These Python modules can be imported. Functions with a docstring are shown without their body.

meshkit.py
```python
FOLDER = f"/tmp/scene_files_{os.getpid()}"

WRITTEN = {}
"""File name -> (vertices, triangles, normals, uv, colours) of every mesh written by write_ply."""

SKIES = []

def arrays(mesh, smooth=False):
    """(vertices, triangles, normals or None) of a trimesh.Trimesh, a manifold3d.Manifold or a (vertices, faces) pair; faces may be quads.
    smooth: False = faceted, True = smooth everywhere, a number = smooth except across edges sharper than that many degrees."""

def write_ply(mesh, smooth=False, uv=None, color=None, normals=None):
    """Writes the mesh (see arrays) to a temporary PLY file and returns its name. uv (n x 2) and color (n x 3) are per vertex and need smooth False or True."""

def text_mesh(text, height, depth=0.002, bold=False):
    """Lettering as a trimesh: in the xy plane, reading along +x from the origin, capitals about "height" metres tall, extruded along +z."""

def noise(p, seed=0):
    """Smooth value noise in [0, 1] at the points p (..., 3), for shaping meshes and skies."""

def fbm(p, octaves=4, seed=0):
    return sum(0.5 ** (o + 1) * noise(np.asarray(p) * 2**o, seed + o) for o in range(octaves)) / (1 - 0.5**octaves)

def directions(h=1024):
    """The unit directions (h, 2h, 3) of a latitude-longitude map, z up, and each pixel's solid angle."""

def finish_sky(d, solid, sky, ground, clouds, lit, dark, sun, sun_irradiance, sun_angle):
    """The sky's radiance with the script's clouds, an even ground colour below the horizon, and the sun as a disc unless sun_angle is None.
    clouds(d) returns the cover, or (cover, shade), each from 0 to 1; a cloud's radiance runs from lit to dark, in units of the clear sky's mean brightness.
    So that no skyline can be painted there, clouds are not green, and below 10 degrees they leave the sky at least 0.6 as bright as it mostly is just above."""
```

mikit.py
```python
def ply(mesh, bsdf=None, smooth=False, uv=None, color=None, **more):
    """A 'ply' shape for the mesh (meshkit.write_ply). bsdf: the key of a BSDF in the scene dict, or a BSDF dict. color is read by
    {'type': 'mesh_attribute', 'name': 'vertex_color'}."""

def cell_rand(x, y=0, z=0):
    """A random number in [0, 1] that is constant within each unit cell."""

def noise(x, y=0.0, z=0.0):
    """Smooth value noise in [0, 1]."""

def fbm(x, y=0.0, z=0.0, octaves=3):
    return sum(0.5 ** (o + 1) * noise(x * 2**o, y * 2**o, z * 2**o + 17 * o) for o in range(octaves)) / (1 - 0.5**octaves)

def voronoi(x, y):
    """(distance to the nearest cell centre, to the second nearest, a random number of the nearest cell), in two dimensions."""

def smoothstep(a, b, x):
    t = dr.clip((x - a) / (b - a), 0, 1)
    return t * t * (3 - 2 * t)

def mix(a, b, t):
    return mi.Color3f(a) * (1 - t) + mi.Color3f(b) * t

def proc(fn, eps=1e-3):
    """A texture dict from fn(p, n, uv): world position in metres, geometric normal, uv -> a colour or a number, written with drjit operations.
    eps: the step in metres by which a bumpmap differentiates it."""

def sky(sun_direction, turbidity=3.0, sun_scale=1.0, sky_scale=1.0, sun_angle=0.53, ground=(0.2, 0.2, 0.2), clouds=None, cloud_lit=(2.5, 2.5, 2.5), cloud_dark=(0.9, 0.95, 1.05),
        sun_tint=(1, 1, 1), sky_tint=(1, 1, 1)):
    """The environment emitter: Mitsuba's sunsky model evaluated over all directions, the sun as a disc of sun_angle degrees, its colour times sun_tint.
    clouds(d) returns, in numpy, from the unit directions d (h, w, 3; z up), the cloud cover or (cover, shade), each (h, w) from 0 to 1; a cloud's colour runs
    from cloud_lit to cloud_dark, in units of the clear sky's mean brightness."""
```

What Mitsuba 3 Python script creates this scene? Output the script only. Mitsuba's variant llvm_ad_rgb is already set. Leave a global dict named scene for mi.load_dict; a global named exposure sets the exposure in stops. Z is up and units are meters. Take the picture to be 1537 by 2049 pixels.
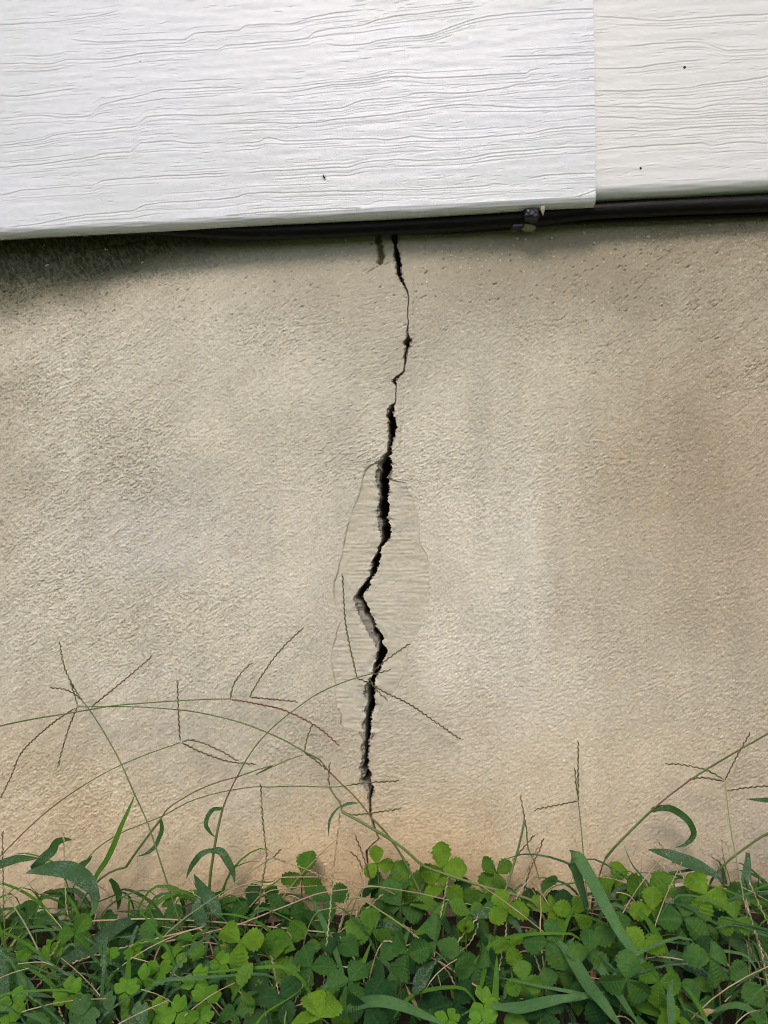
import math, random
import numpy as np, trimesh, drjit as dr, mitsuba as mi, mikit, meshkit
from mikit import noise, fbm, cell_rand, smoothstep, mix, proc
from scipy.interpolate import PchipInterpolator

# ------------------------------------------------------------------ camera, sky, exposure
W, H, F = 1537.0, 2049.0, 1538.0
YAW, ROLL = math.radians(6.2), math.radians(0.35)
CAM = np.array([0.062, -0.62, 0.319])
FWD = np.array([-math.sin(YAW), math.cos(YAW), 0.0])
_R, _U = np.array([math.cos(YAW), math.sin(YAW), 0.0]), np.array([0.0, 0.0, 1.0])
RIGHT = math.cos(ROLL) * _R - math.sin(ROLL) * _U
UP = math.sin(ROLL) * _R + math.cos(ROLL) * _U
scene, labels = {}, {}
scene['camera'] = {'type': 'perspective', 'fov': math.degrees(2 * math.atan(W / 2 / F)), 'fov_axis': 'x', 'near_clip': 0.02, 'far_clip': 200.0,
                   'to_world': mi.ScalarTransform4f().look_at(origin=CAM.tolist(), target=(CAM + FWD).tolist(), up=UP.tolist())}
scene['sky'] = mikit.sky((-0.10, -0.90, 0.90), turbidity=4, sun_scale=0.36, sky_scale=0.9, sun_angle=17, ground=(0.10, 0.12, 0.07),
                         clouds=lambda d: 0.85, cloud_lit=(2.2, 2.25, 2.5), sun_tint=(0.95, 0.985, 1.21))
exposure = 2.18

random.seed(7)
rng = np.random.default_rng(7)


def at(px, py, y):
    """the point of the vertical plane at depth y that is seen at photo position px, py (used to measure sizes off the photo)"""
    px, py, y = (np.asarray(v, float) for v in (px, py, y))
    u, v = (px - W / 2) / F, -(py - H / 2) / F
    d = FWD + u[..., None] * RIGHT + v[..., None] * UP
    t = (y - CAM[1]) / d[..., 1]
    return CAM + t[..., None] * d


def GZ(x):
    return 0.080 * np.clip(x, -0.40, 0.42)          # the bed rises gently to the right


def onz(px, py, z):
    z = z + float(GZ(at(px, py, -0.09)[0]))
    u, v = (px - W / 2) / F, -(py - H / 2) / F
    d = FWD + u * RIGHT + v * UP
    return CAM + (z - CAM[2]) / d[2] * d


# ------------------------------------------------------------------ helpers
used = {}


def numbered(k):
    n = used.get(k, -1) + 1
    used[k] = n
    return k if n == 0 else f'{k}_{n:03d}'


def thing(name, label, cat, group=None, kind=None):
    k = numbered(name)
    labels[k] = {'label': label, 'category': cat}
    if group: labels[k]['group'] = group
    if kind: labels[k]['kind'] = kind
    return k


def part(owner, name, mesh, bsdf, smooth=True, uv=None, label=None, kind=None):
    k = numbered(owner + '__' + name)
    scene[k] = mikit.ply(mesh, bsdf, smooth=smooth, uv=uv)
    if label or kind:
        labels[k] = {}
        if label: labels[k]['label'] = label
        if kind: labels[k]['kind'] = kind
    return k


def grid_faces(nr, nc):
    i = np.arange(nr * nc).reshape(nr, nc)
    a, b, c, d = i[:-1, :-1], i[:-1, 1:], i[1:, 1:], i[1:, :-1]
    return np.stack([np.stack([a, b, c], -1), np.stack([a, c, d], -1)], 2).reshape(-1, 3)


def grid_mesh(P):
    return P.reshape(-1, 3), grid_faces(*P.shape[:2])


def n3(x, z, fx, fz, seed, oct=1):
    p = np.stack([np.asarray(x) * fx, np.zeros_like(x), np.asarray(z) * fz], -1)
    return (meshkit.fbm(p, oct, seed) if oct > 1 else meshkit.noise(p, seed)) - 0.5


def sstep(a, b, x):
    t = np.clip((x - a) / (b - a), 0, 1)
    return t * t * (3 - 2 * t)


def smooth_path(P, n):
    P = np.asarray(P, float)
    s = np.r_[0, np.cumsum(np.linalg.norm(np.diff(P, axis=0), axis=1) + 1e-9)]
    return PchipInterpolator(s, P)(np.linspace(0, s[-1], n)) if len(P) > 2 else P[0] + np.linspace(0, 1, n)[:, None] * (P[1] - P[0])


def frames(P):
    T = np.gradient(P, axis=0)
    T /= np.linalg.norm(T, axis=1, keepdims=True) + 1e-12
    ref = np.array([0.15, -1.0, 0.2])
    A = np.cross(T, ref); A /= np.linalg.norm(A, axis=1, keepdims=True) + 1e-9
    return T, A, np.cross(A, T)


def tube(P, r, n=6):
    P = np.asarray(P, float)
    r = np.broadcast_to(np.asarray(r, float), (len(P),))
    T, A, B = frames(P)
    a = np.arange(n) * 2 * np.pi / n
    V = P[:, None] + r[:, None, None] * (np.cos(a)[None, :, None] * A[:, None] + np.sin(a)[None, :, None] * B[:, None])
    k = len(P)
    f = []
    for i in range(k - 1):
        for j in range(n):
            q = [i * n + j, i * n + (j + 1) % n, (i + 1) * n + (j + 1) % n, (i + 1) * n + j]
            f += [[q[0], q[1], q[2]], [q[0], q[2], q[3]]]
    V = np.vstack([V.reshape(-1, 3), P[:1], P[-1:]])
    for j in range(n):
        f += [[(j + 1) % n, j, k * n], [(k - 1) * n + j, (k - 1) * n + (j + 1) % n, k * n + 1]]
    return V, np.array(f)


def join(ms):
    v, f, o = [], [], 0
    for a, b in ms:
        v.append(a); f.append(b + o); o += len(a)
    return np.vstack(v), np.vstack(f)


OCT = np.array([[1, 0, 0], [0, 1, 0], [-1, 0, 0], [0, -1, 0], [0, 0, 1], [0, 0, -1.0]])
OCTF = np.array([[0, 1, 4], [1, 2, 4], [2, 3, 4], [3, 0, 4], [1, 0, 5], [2, 1, 5], [3, 2, 5], [0, 3, 5]])

# ------------------------------------------------------------------ materials


def bsdf(name, d):
    scene[name] = {**d}
    return name


def wall_colour(p, n, uv):
    x, z = p.x, p.z
    big = fbm(x * 7 + 3, z * 7, 1.0, 3)
    mid = fbm(x * 26, z * 26 + 5, 2.0, 3)
    warp_x, warp_z = x + 0.05 * (big - 0.5) + 0.05 * (mid - 0.5), z + 0.06 * (fbm(x * 8, z * 8 + 9, 3.0, 3) - 0.5) + 0.03 * (fbm(x * 60, z * 60, 7.0, 3) - 0.5)

    def blot(cx, cz, rx, rz):
        return smoothstep(1.0, 0.15, dr.sqrt(dr.square((warp_x - cx) / rx) + dr.square((warp_z - cz) / rz)))

    c = mix((0.548, 0.525, 0.425), (0.608, 0.586, 0.490), smoothstep(0.35, 0.65, fbm(x * 5 + 11, z * 4, 5.0, 2)))
    c = mix(c, (0.435, 0.372, 0.270), smoothstep(0.10, 0.27, x + 0.16 * (big - 0.5)) * 0.45)                  # tan, right hand side
    c = mix(c, (0.690, 0.665, 0.570), blot(0.09, 0.25, 0.10, 0.24) * 0.8)
    c = mix(c, (0.655, 0.628, 0.530), blot(-0.06, 0.30, 0.16, 0.17) * 0.65)
    c = mix(c, (0.400, 0.330, 0.230), blot(0.28, 0.36, 0.15, 0.16) * 0.62)
    c = mix(c, (0.370, 0.310, 0.215), blot(-0.345, 0.36, 0.075, 0.20) * 0.32)
    c = mix(c, (0.555, 0.545, 0.500), blot(-0.20, 0.30, 0.13, 0.07) * 0.7)
    c = mix(c, (0.640, 0.515, 0.325), smoothstep(0.20, -0.02, z - 0.05 * x + 0.11 * (big - 0.5) + 0.04 * (mid - 0.5)) * smoothstep(0.33, 0.10, x + 0.1 * (big - 0.5)) * 0.85)  # clay splash stain
    c = mix(c, (0.660, 0.480, 0.265), blot(-0.01, 0.01, 0.24, 0.085) * 0.6)
    c = mix(c, (0.420, 0.355, 0.255), smoothstep(0.112, 0.130, x + 0.012 * (mid - 0.5)) * smoothstep(0.16, 0.24, z) * smoothstep(0.40, 0.33, z) * 0.35)
    c = mix(c, (0.40, 0.31, 0.19), smoothstep(0.05, 0.005, z - 0.08 * x + 0.03 * (mid - 0.5)) * smoothstep(0.4, 0.65, mid) * 0.6)
    c = mix(c, (0.640, 0.620, 0.570), smoothstep(0.011, 0.004, dr.abs(z - 0.188 + 0.02 * (mid - .5))) * smoothstep(0.09, 0.03, dr.abs(x + 0.21)) * smoothstep(0.45, 0.7, fbm(x * 90, z * 90, 4.0, 2)) * 0.35)
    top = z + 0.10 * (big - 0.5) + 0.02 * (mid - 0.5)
    c = mix(c, (0.310, 0.275, 0.200), smoothstep(0.430, 0.560, top) * 0.85)                                   # weathered top band, with shade of the siding overhang painted in
    c = mix(c, (0.470, 0.455, 0.350), blot(0.232, 0.485, 0.022, 0.045) * 0.6)
    c = mix(c, (0.300, 0.265, 0.195), blot(0.16, 0.49, 0.09, 0.05) * 0.4)
    c = c * (0.93 + 0.14 * fbm(x * 420, z * 420, p.y * 420, 2)) * (0.90 + 0.2 * mid)
    c = c * mix((0.66, 0.61, 0.54), (1.25, 1.255, 1.26), uv.x)  # relief shading put into the colour: grain lows darker, highs lighter
    c = c * (0.93 + 0.14 * fbm(x * 70 + 3, z * 5, 6.0, 3))                                                         # faint runs down the wall
    splash = cell_rand(dr.floor(x * 620 + mid), dr.floor(z * 620), 9)
    c = mix(c, (0.40, 0.27, 0.14), dr.select(splash > 0.985 - 0.045 * smoothstep(0.15, 0.0, z - 0.06 * x), 0.5, 0.0) * smoothstep(0.19, 0.05, z))
    r = cell_rand(dr.floor(x * 900 + 0.5 * mid), dr.floor(z * 900 + x * 70), 3)
    c = mix(c, (0.56, 0.42, 0.25), dr.select(r > 0.994, 0.4, 0.0))
    c = mix(c, (0.74, 0.71, 0.62), dr.select(r < 0.010, 0.45, 0.0))
    rust = smoothstep(0.74, 0.90, fbm(x * 130 + 2, z * 130, 9.0, 2)) * smoothstep(0.5, 0.62, noise(x * 18, z * 18, 4.0))
    c = mix(c, (0.58, 0.39, 0.19), rust * 0.2)
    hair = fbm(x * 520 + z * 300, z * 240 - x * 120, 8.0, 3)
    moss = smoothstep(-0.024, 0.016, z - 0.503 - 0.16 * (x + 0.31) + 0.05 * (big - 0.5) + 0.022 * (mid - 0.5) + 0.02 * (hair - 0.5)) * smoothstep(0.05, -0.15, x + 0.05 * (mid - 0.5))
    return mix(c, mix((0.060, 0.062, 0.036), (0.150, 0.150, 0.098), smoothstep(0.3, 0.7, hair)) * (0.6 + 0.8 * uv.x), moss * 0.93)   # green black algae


def patch_colour(p, n, uv):
    x, z = p.x, p.z
    c = mix((0.475, 0.442, 0.336), (0.610, 0.572, 0.452), fbm(x * 60, z * 260, 1.0, 3))
    c = mix(c, (0.60, 0.51, 0.35), smoothstep(0.20, 0.05, z) * 0.5)
    c = mix(c, (0.42, 0.40, 0.37), smoothstep(0.66, 0.85, fbm(x * 130, z * 130, 3.0, 3)) * 0.6)
    return c * (0.9 + 0.2 * noise(x * 500, z * 500, 0.5))


def crack_colour(p, n, uv):
    c = mix((0.200, 0.185, 0.155), (0.36, 0.335, 0.28), fbm(p.x * 150, p.y * 150, p.z * 150, 3))
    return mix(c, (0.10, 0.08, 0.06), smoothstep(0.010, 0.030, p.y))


def wall_bump(p, n, uv):
    return fbm(p.x * 620, p.y * 620, p.z * 620, 2)


def rough(colour, bump=None, scale=0.0006, roughness=0.9):
    base = {'type': 'principled', 'base_color': colour, 'roughness': roughness, 'specular': 0.25}
    if bump:
        base = {'type': 'bumpmap', 'arbitrary': proc(bump, 0.0004), 'scale': scale, 'bsdf': base}
    return {'type': 'twosided', 'bsdf': base}


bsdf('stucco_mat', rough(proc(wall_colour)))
bsdf('patch_mat', rough(proc(patch_colour), wall_bump, 0.0003))
bsdf('crack_mat', rough(proc(crack_colour), wall_bump, 0.001))


def siding_left(p, n, uv):
    m = fbm(p.x * 9, p.z * 14, 1.0, 3)
    c = mix((0.685, 0.708, 0.748), (0.662, 0.692, 0.705), smoothstep(0.45, 0.7, m))
    c = c * (0.97 + 0.05 * noise(p.x * 300, p.z * 300, 2.0))
    film = smoothstep(0.4, 0.75, fbm(p.x * 6 + 4, p.z * 9, 3.0, 3))
    r = cell_rand(dr.floor(p.x * 1400), dr.floor(p.z * 1400), 1)
    c = mix(c, (0.42, 0.44, 0.36), dr.select(r > 0.975, 0.5, 0.0) * film)
    return mix(c, (0.44, 0.38, 0.32), uv.x)


def siding_right(p, n, uv):
    m = fbm(p.x * 9, p.z * 14, 7.0, 3)
    c = mix((0.680, 0.690, 0.680), (0.695, 0.700, 0.682), m)
    return mix(c, (0.44, 0.385, 0.33), uv.x)


for nm, fn in (('siding_left_mat', siding_left), ('siding_right_mat', siding_right)):
    bsdf(nm, {'type': 'twosided', 'bsdf': {'type': 'principled', 'base_color': proc(fn), 'roughness': 0.42, 'specular': 0.45}})
bsdf('cable_mat', {'type': 'twosided', 'bsdf': {'type': 'bumpmap', 'arbitrary': proc(lambda p, n, uv: fbm(p.x * 500, p.y * 900, p.z * 900, 2), 0.0004), 'scale': 0.0003,
     'bsdf': {'type': 'principled', 'base_color': proc(lambda p, n, uv: mix((0.004, 0.004, 0.004), (0.010, 0.0095, 0.0085), fbm(p.x * 120, p.y * 300, p.z * 300, 3))), 'roughness': 0.42, 'specular': 0.2}}})
bsdf('clip_mat', {'type': 'twosided', 'bsdf': {'type': 'principled', 'base_color': {'type': 'rgb', 'value': [0.012, 0.013, 0.02]}, 'roughness': 0.35}})
bsdf('glue_mat', {'type': 'twosided', 'bsdf': {'type': 'principled', 'base_color': proc(lambda p, n, uv: mix((0.13, 0.12, 0.075), (0.32, 0.29, 0.2), fbm(p.x * 300, p.y * 300, p.z * 300, 2))), 'roughness': 0.3}})
bsdf('caulk_mat', rough({'type': 'rgb', 'value': [0.34, 0.32, 0.26]}, None))
bsdf('speck_mat', rough({'type': 'rgb', 'value': [0.02, 0.02, 0.025]}, None))
bsdf('fleck_mat', rough({'type': 'rgb', 'value': [0.7, 0.68, 0.6]}, None))
bsdf('soil_mat', rough(proc(lambda p, n, uv: mix((0.035, 0.026, 0.017), (0.085, 0.065, 0.04), fbm(p.x * 60, p.y * 60, p.z * 60, 3))), wall_bump, 0.002))


def lawn_colour(p, n, uv):
    d = dr.sqrt(p.x * p.x + p.y * p.y)
    soil = mix((0.012, 0.010, 0.007), (0.035, 0.028, 0.018), fbm(p.x * 60, p.y * 60, 0.0, 3))
    grass = mix((0.030, 0.060, 0.014), (0.085, 0.12, 0.03), fbm(p.x * 9, p.y * 9, 0.0, 4))
    return mix(soil, grass, smoothstep(0.35, 0.8, d))


bsdf('ground_mat', rough(proc(lawn_colour), lambda p, n, uv: fbm(p.x * 90, p.y * 90, 0.0, 3), 0.006))


def leaf_bsdf(name, dark, light, vein, trans=0.55, roughness=0.34, powder=0.0, veins=8.0):
    def col(p, n, uv):
        v = dr.abs(uv.y - 0.5) * 2
        q = uv.x * veins - v * veins * 0.42
        fr = q - dr.floor(q)
        line = smoothstep(0.13, 0.02, dr.minimum(fr, 1 - fr)) * smoothstep(1.0, 0.5, v) * 0.14
        mid = smoothstep(0.07, 0.02, v) * 0.45
        c = mix(dark, light, smoothstep(0.3, 0.7, fbm(p.x * 45, p.y * 45, p.z * 45, 2)))
        c = mix(c, c * mi.Color3f(1.35, 1.05, 0.6), smoothstep(0.58, 0.8, fbm(p.x * 170, p.y * 170, p.z * 170, 2)) * 0.7)
        c = c * (0.85 + 0.3 * noise(p.x * 600, p.y * 600, p.z * 600))
        c = mix(c, vein, dr.maximum(line, mid))
        if powder:
            w = smoothstep(0.38, 0.72, fbm(p.x * 1400, p.y * 1400, p.z * 1400, 2)) * smoothstep(0.3, 0.7, fbm(p.x * 70, p.y * 70, p.z * 70, 2))
            c = mix(c, (0.26, 0.33, 0.26), w * powder)
        return c
    return bsdf(name, {'type': 'principledthin', 'base_color': proc(col), 'roughness': roughness, 'diff_trans': trans, 'eta': 1.5, 'spec_trans': 0.0})


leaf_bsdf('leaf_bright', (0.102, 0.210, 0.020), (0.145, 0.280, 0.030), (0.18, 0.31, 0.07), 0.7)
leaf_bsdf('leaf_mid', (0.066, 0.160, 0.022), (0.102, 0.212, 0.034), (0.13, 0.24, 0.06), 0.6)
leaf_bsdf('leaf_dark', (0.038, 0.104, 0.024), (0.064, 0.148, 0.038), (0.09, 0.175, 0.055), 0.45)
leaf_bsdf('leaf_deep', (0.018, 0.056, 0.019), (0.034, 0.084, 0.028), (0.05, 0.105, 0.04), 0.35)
leaf_bsdf('clover_mat', (0.085, 0.215, 0.020), (0.13, 0.285, 0.035), (0.15, 0.29, 0.06), 0.7, 0.5)
leaf_bsdf('clover_dusty', (0.040, 0.100, 0.035), (0.06, 0.13, 0.045), (0.08, 0.14, 0.06), 0.4, 0.5, 0.40)
leaf_bsdf('blade_fresh', (0.060, 0.165, 0.018), (0.085, 0.205, 0.028), (0.12, 0.24, 0.06), 0.6, 0.38, 0.0, 0.0)
leaf_bsdf('blade_blue', (0.060, 0.145, 0.045), (0.080, 0.180, 0.060), (0.11, 0.21, 0.09), 0.5, 0.4, 0.15, 0.0)
leaf_bsdf('blade_dark', (0.022, 0.072, 0.018), (0.040, 0.105, 0.028), (0.07, 0.13, 0.05), 0.4, 0.4, 0.35, 0.0)
leaf_bsdf('blade_dusty', (0.034, 0.085, 0.034), (0.050, 0.110, 0.045), (0.075, 0.13, 0.06), 0.35, 0.5, 0.40, 0.0)

leaf_bsdf('blade_white', (0.060, 0.110, 0.060), (0.090, 0.140, 0.085), (0.075, 0.13, 0.06), 0.3, 0.5, 0.95, 0.0)


def plain(name, a, b, s=90, roughness=0.5):
    return bsdf(name, {'type': 'twosided', 'bsdf': {'type': 'principled', 'base_color': proc(lambda p, n, uv: mix(a, b, smoothstep(0.3, 0.7, fbm(p.x * s, p.y * s, p.z * s, 2)))), 'roughness': roughness, 'specular': 0.3}})


plain('stem_green', (0.075, 0.125, 0.030), (0.13, 0.17, 0.055), 40)
plain('stem_red', (0.17, 0.060, 0.040), (0.16, 0.12, 0.05), 14)
plain('stem_pink', (0.40, 0.24, 0.18), (0.36, 0.32, 0.16), 18)
plain('stem_pale', (0.17, 0.22, 0.085), (0.26, 0.26, 0.12), 25)
plain('spike_green', (0.070, 0.085, 0.026), (0.15, 0.15, 0.062), 300)
plain('spike_brown', (0.075, 0.050, 0.028), (0.16, 0.115, 0.055), 300)
plain('spike_red', (0.15, 0.030, 0.026), (0.20, 0.09, 0.05), 200)
plain('spike_tan', (0.22, 0.17, 0.085), (0.42, 0.36, 0.21), 260)
plain('straw_mat', (0.30, 0.22, 0.105), (0.42, 0.35, 0.22), 60)
plain('berry_mat', (0.22, 0.008, 0.012), (0.32, 0.02, 0.02), 300, 0.3)
plain('husk_mat', (0.20, 0.12, 0.06), (0.35, 0.22, 0.12), 80)

# ------------------------------------------------------------------ foundation wall with its crack
# measured along the crack: photo row, left edge at the surface, left edge further in, right edge
CR = np.array([
    (380, 776, 776, 794), (440, 779, 779, 796), (470, 781, 781, 798), (492, 786, 786, 796), (509, 787, 789, 799), (521, 789, 791, 803), (536, 791, 791, 802), (552, 796, 796, 804),
    (565, 802, 802, 808), (573, 809, 809, 812), (582, 813, 813, 816), (596, 818, 818, 818.5), (620, 816, 816, 816.4), (648, 816.5, 816.5, 816.9), (664, 814, 814, 816.5),
    (674, 816, 816, 819), (681, 810, 810, 820.6), (690, 809.5, 809.5, 820.6), (703, 812, 812, 818), (712, 809.5, 809.5, 816), (734, 809, 809, 809.5), (742, 807, 807, 809.5),
    (752, 794, 794, 801), (759, 783.5, 783.5, 794), (765, 787, 787, 794), (772, 792.5, 792.5, 793), (804, 791.5, 791.5, 792), (810, 782, 782, 789.4), (832, 773, 775, 785.6),
    (853, 777, 777, 794), (871, 777, 777, 788), (889, 777.6, 777.6, 784.4), (904, 774, 774, 782), (912, 767, 769, 780), (926, 757, 767, 782), (937, 754, 763, 783),
    (955, 748, 762, 775), (969, 754, 760.5, 779.4), (985, 759, 761, 777.6), (1008, 757, 758, 776.5), (1021, 750, 760.5, 777), (1037, 754, 763, 775), (1053, 755, 769, 779),
    (1065, 758, 767, 782), (1078, 762, 764, 780), (1087, 758.5, 759.5, 768.5), (1103, 752, 752.6, 760.5), (1121, 742, 742, 759.4), (1135, 742, 743, 758), (1153, 739, 739, 750),
    (1167, 730, 730, 741), (1178, 716, 717, 734), (1190, 709, 719.5, 726), (1201, 706, 725, 730), (1223, 715, 735, 739.4), (1243, 723, 744, 748), (1268, 736, 759, 765),
    (1286, 748, 760.5, 768.5), (1302, 754, 757, 773.5), (1318, 752, 752, 769.6), (1332, 748, 748, 765), (1348, 743.5, 743.5, 758), (1364, 737, 738, 750), (1373, 730, 738, 748),
    (1389, 726, 738, 750), (1405, 736, 739, 748), (1416, 730, 738, 747.5), (1439, 729, 733, 744), (1457, 724, 733, 741.6), (1473, 730, 732.5, 741), (1494, 721, 732, 738.4),
    (1507, 725, 731, 738), (1519, 726, 730, 738), (1537, 719.5, 730, 738), (1548, 722, 732, 742), (1562, 721, 736, 741), (1573, 726, 738, 746), (1587, 735.5, 738, 747),
    (1610, 738, 738, 741.5), (1633, 739, 739, 742.5), (1646, 743.5, 743.5, 747), (1658, 748, 748, 750.5), (1668, 751, 751, 752.2), (1679, 757, 757, 759.4), (1693, 742, 742, 745),
    (1704, 731, 731, 734), (1730, 734, 734, 736.4), (1790, 750, 750, 752.4), (1900, 760, 760, 761)])
PL = np.array([(926, 757), (930, 744), (939, 733), (962, 726), (985, 719.5), (1008, 711.6), (1030, 702), (1053, 695.6), (1076, 691), (1099, 687.7), (1121, 683), (1144, 675), (1167, 668),
               (1185, 666.7), (1204, 668), (1223, 674), (1243, 682), (1268, 673), (1296, 666), (1318, 663), (1348, 667), (1382, 672.4), (1416, 674.7), (1434, 684), (1448, 681.5), (1457, 686.5), (1463, 724)])
PR = np.array([(958, 776), (964, 800), (967, 812), (985, 820), (1008, 829), (1030, 834.5), (1053, 837), (1076, 838), (1092, 842.5), (1110, 853), (1133, 858), (1167, 857), (1190, 857), (1214, 855),
               (1234, 849), (1257, 841), (1275, 833), (1289, 820), (1314, 815), (1337, 811), (1359, 803), (1382, 793.5), (1398, 780), (1412, 764), (1428, 757), (1461, 757), (1466, 742)])
PXM = 0.62 / F  # metres per photo pixel on the wall


def curve(tab, col):
    P = at(tab[:, col], tab[:, 0], 0.0)
    o = np.argsort(P[:, 2])
    return lambda z: np.interp(z, P[o, 2], P[o, 0])


ZT = 0.60
rows = np.r_[-0.12, -0.06, -0.03, np.arange(-0.012, 0.555, 0.00078), np.arange(0.56, 1.0, 0.04)]
zr = rows[:, None]
jag = lambda s: (n3(rows, rows * 0, 1250, 1, s) * 0.0018 + n3(rows, rows * 0, 420, 1, s + 9) * 0.0015 + n3(rows, rows * 0, 170, 1, s + 19) * 0.0014)
xl, xd, xr = curve(CR, 1)(rows), curve(CR, 2)(rows), curve(CR, 3)(rows)
wgt = sstep(0.0003, 0.004, xr - xl)
xl = xl + jag(1) * (0.25 + 0.75 * wgt)
xr = xr + jag(1) * 0.25 * (1 - wgt)
xr = np.maximum(xr + jag(2) * (0.05 + 0.95 * wgt), xl + 0.00022)
xd = np.clip(xd + jag(3) * 0.6, xl + 0.00005, np.maximum(xr - 0.0002, xl + 0.0001))
zpl, zpr = at(PL[:, 1], PL[:, 0], 0.0), at(PR[:, 1], PR[:, 0], 0.0)
pl_in = (rows < zpl[:, 2].max()) & (rows > zpl[:, 2].min())
pr_in = (rows < zpr[:, 2].max()) & (rows > zpr[:, 2].min())
def taper(edge, inside, side):
    """outside the patch the strip beside the crack narrows off gradually"""
    w = np.where(inside, np.abs(edge), 0)
    i = np.nonzero(inside)[0]
    for k, d in ((i[0], -1), (i[-1], 1)):
        j, v = k + d, max(w[k], 0.004)
        while 0 <= j < len(w) and v > 0.0005:
            v -= 0.0003; w[j] = max(v, 0.0005); j += d
    return np.maximum(w, 0.0005)


pl = xl - taper(xl - np.minimum(curve(PL, 1)(rows), xl), pl_in, -1)
pr = xr + taper(np.maximum(curve(PR, 1)(rows), xr) - xr, pr_in, 1)
pl += np.where(pl_in, n3(rows, rows * 0, 130, 1, 21) * 0.0012, 0)
pl = np.minimum(pl, xl - 0.0003)
pr = np.maximum(pr + np.where(pr_in, n3(rows, rows * 0, 130, 1, 22) * 0.0012, 0), xr + 0.0003)


def swell(x, z):
    """the slow unevenness of the hand-trowelled wall; the upper left leans back"""
    y = n3(x, z, 6, 6, 31, 2) * 0.006 + n3(x, z, 22, 22, 33) * 0.0016
    lean = sstep(0.445, 0.535, z + 0.02 * n3(x, z, 12, 12, 35) - 0.30 * (x + 0.26)) * sstep(0.05, -0.18, x)
    return y + lean * 0.007 + sstep(0.49, 0.56, z) * 0.003


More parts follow.
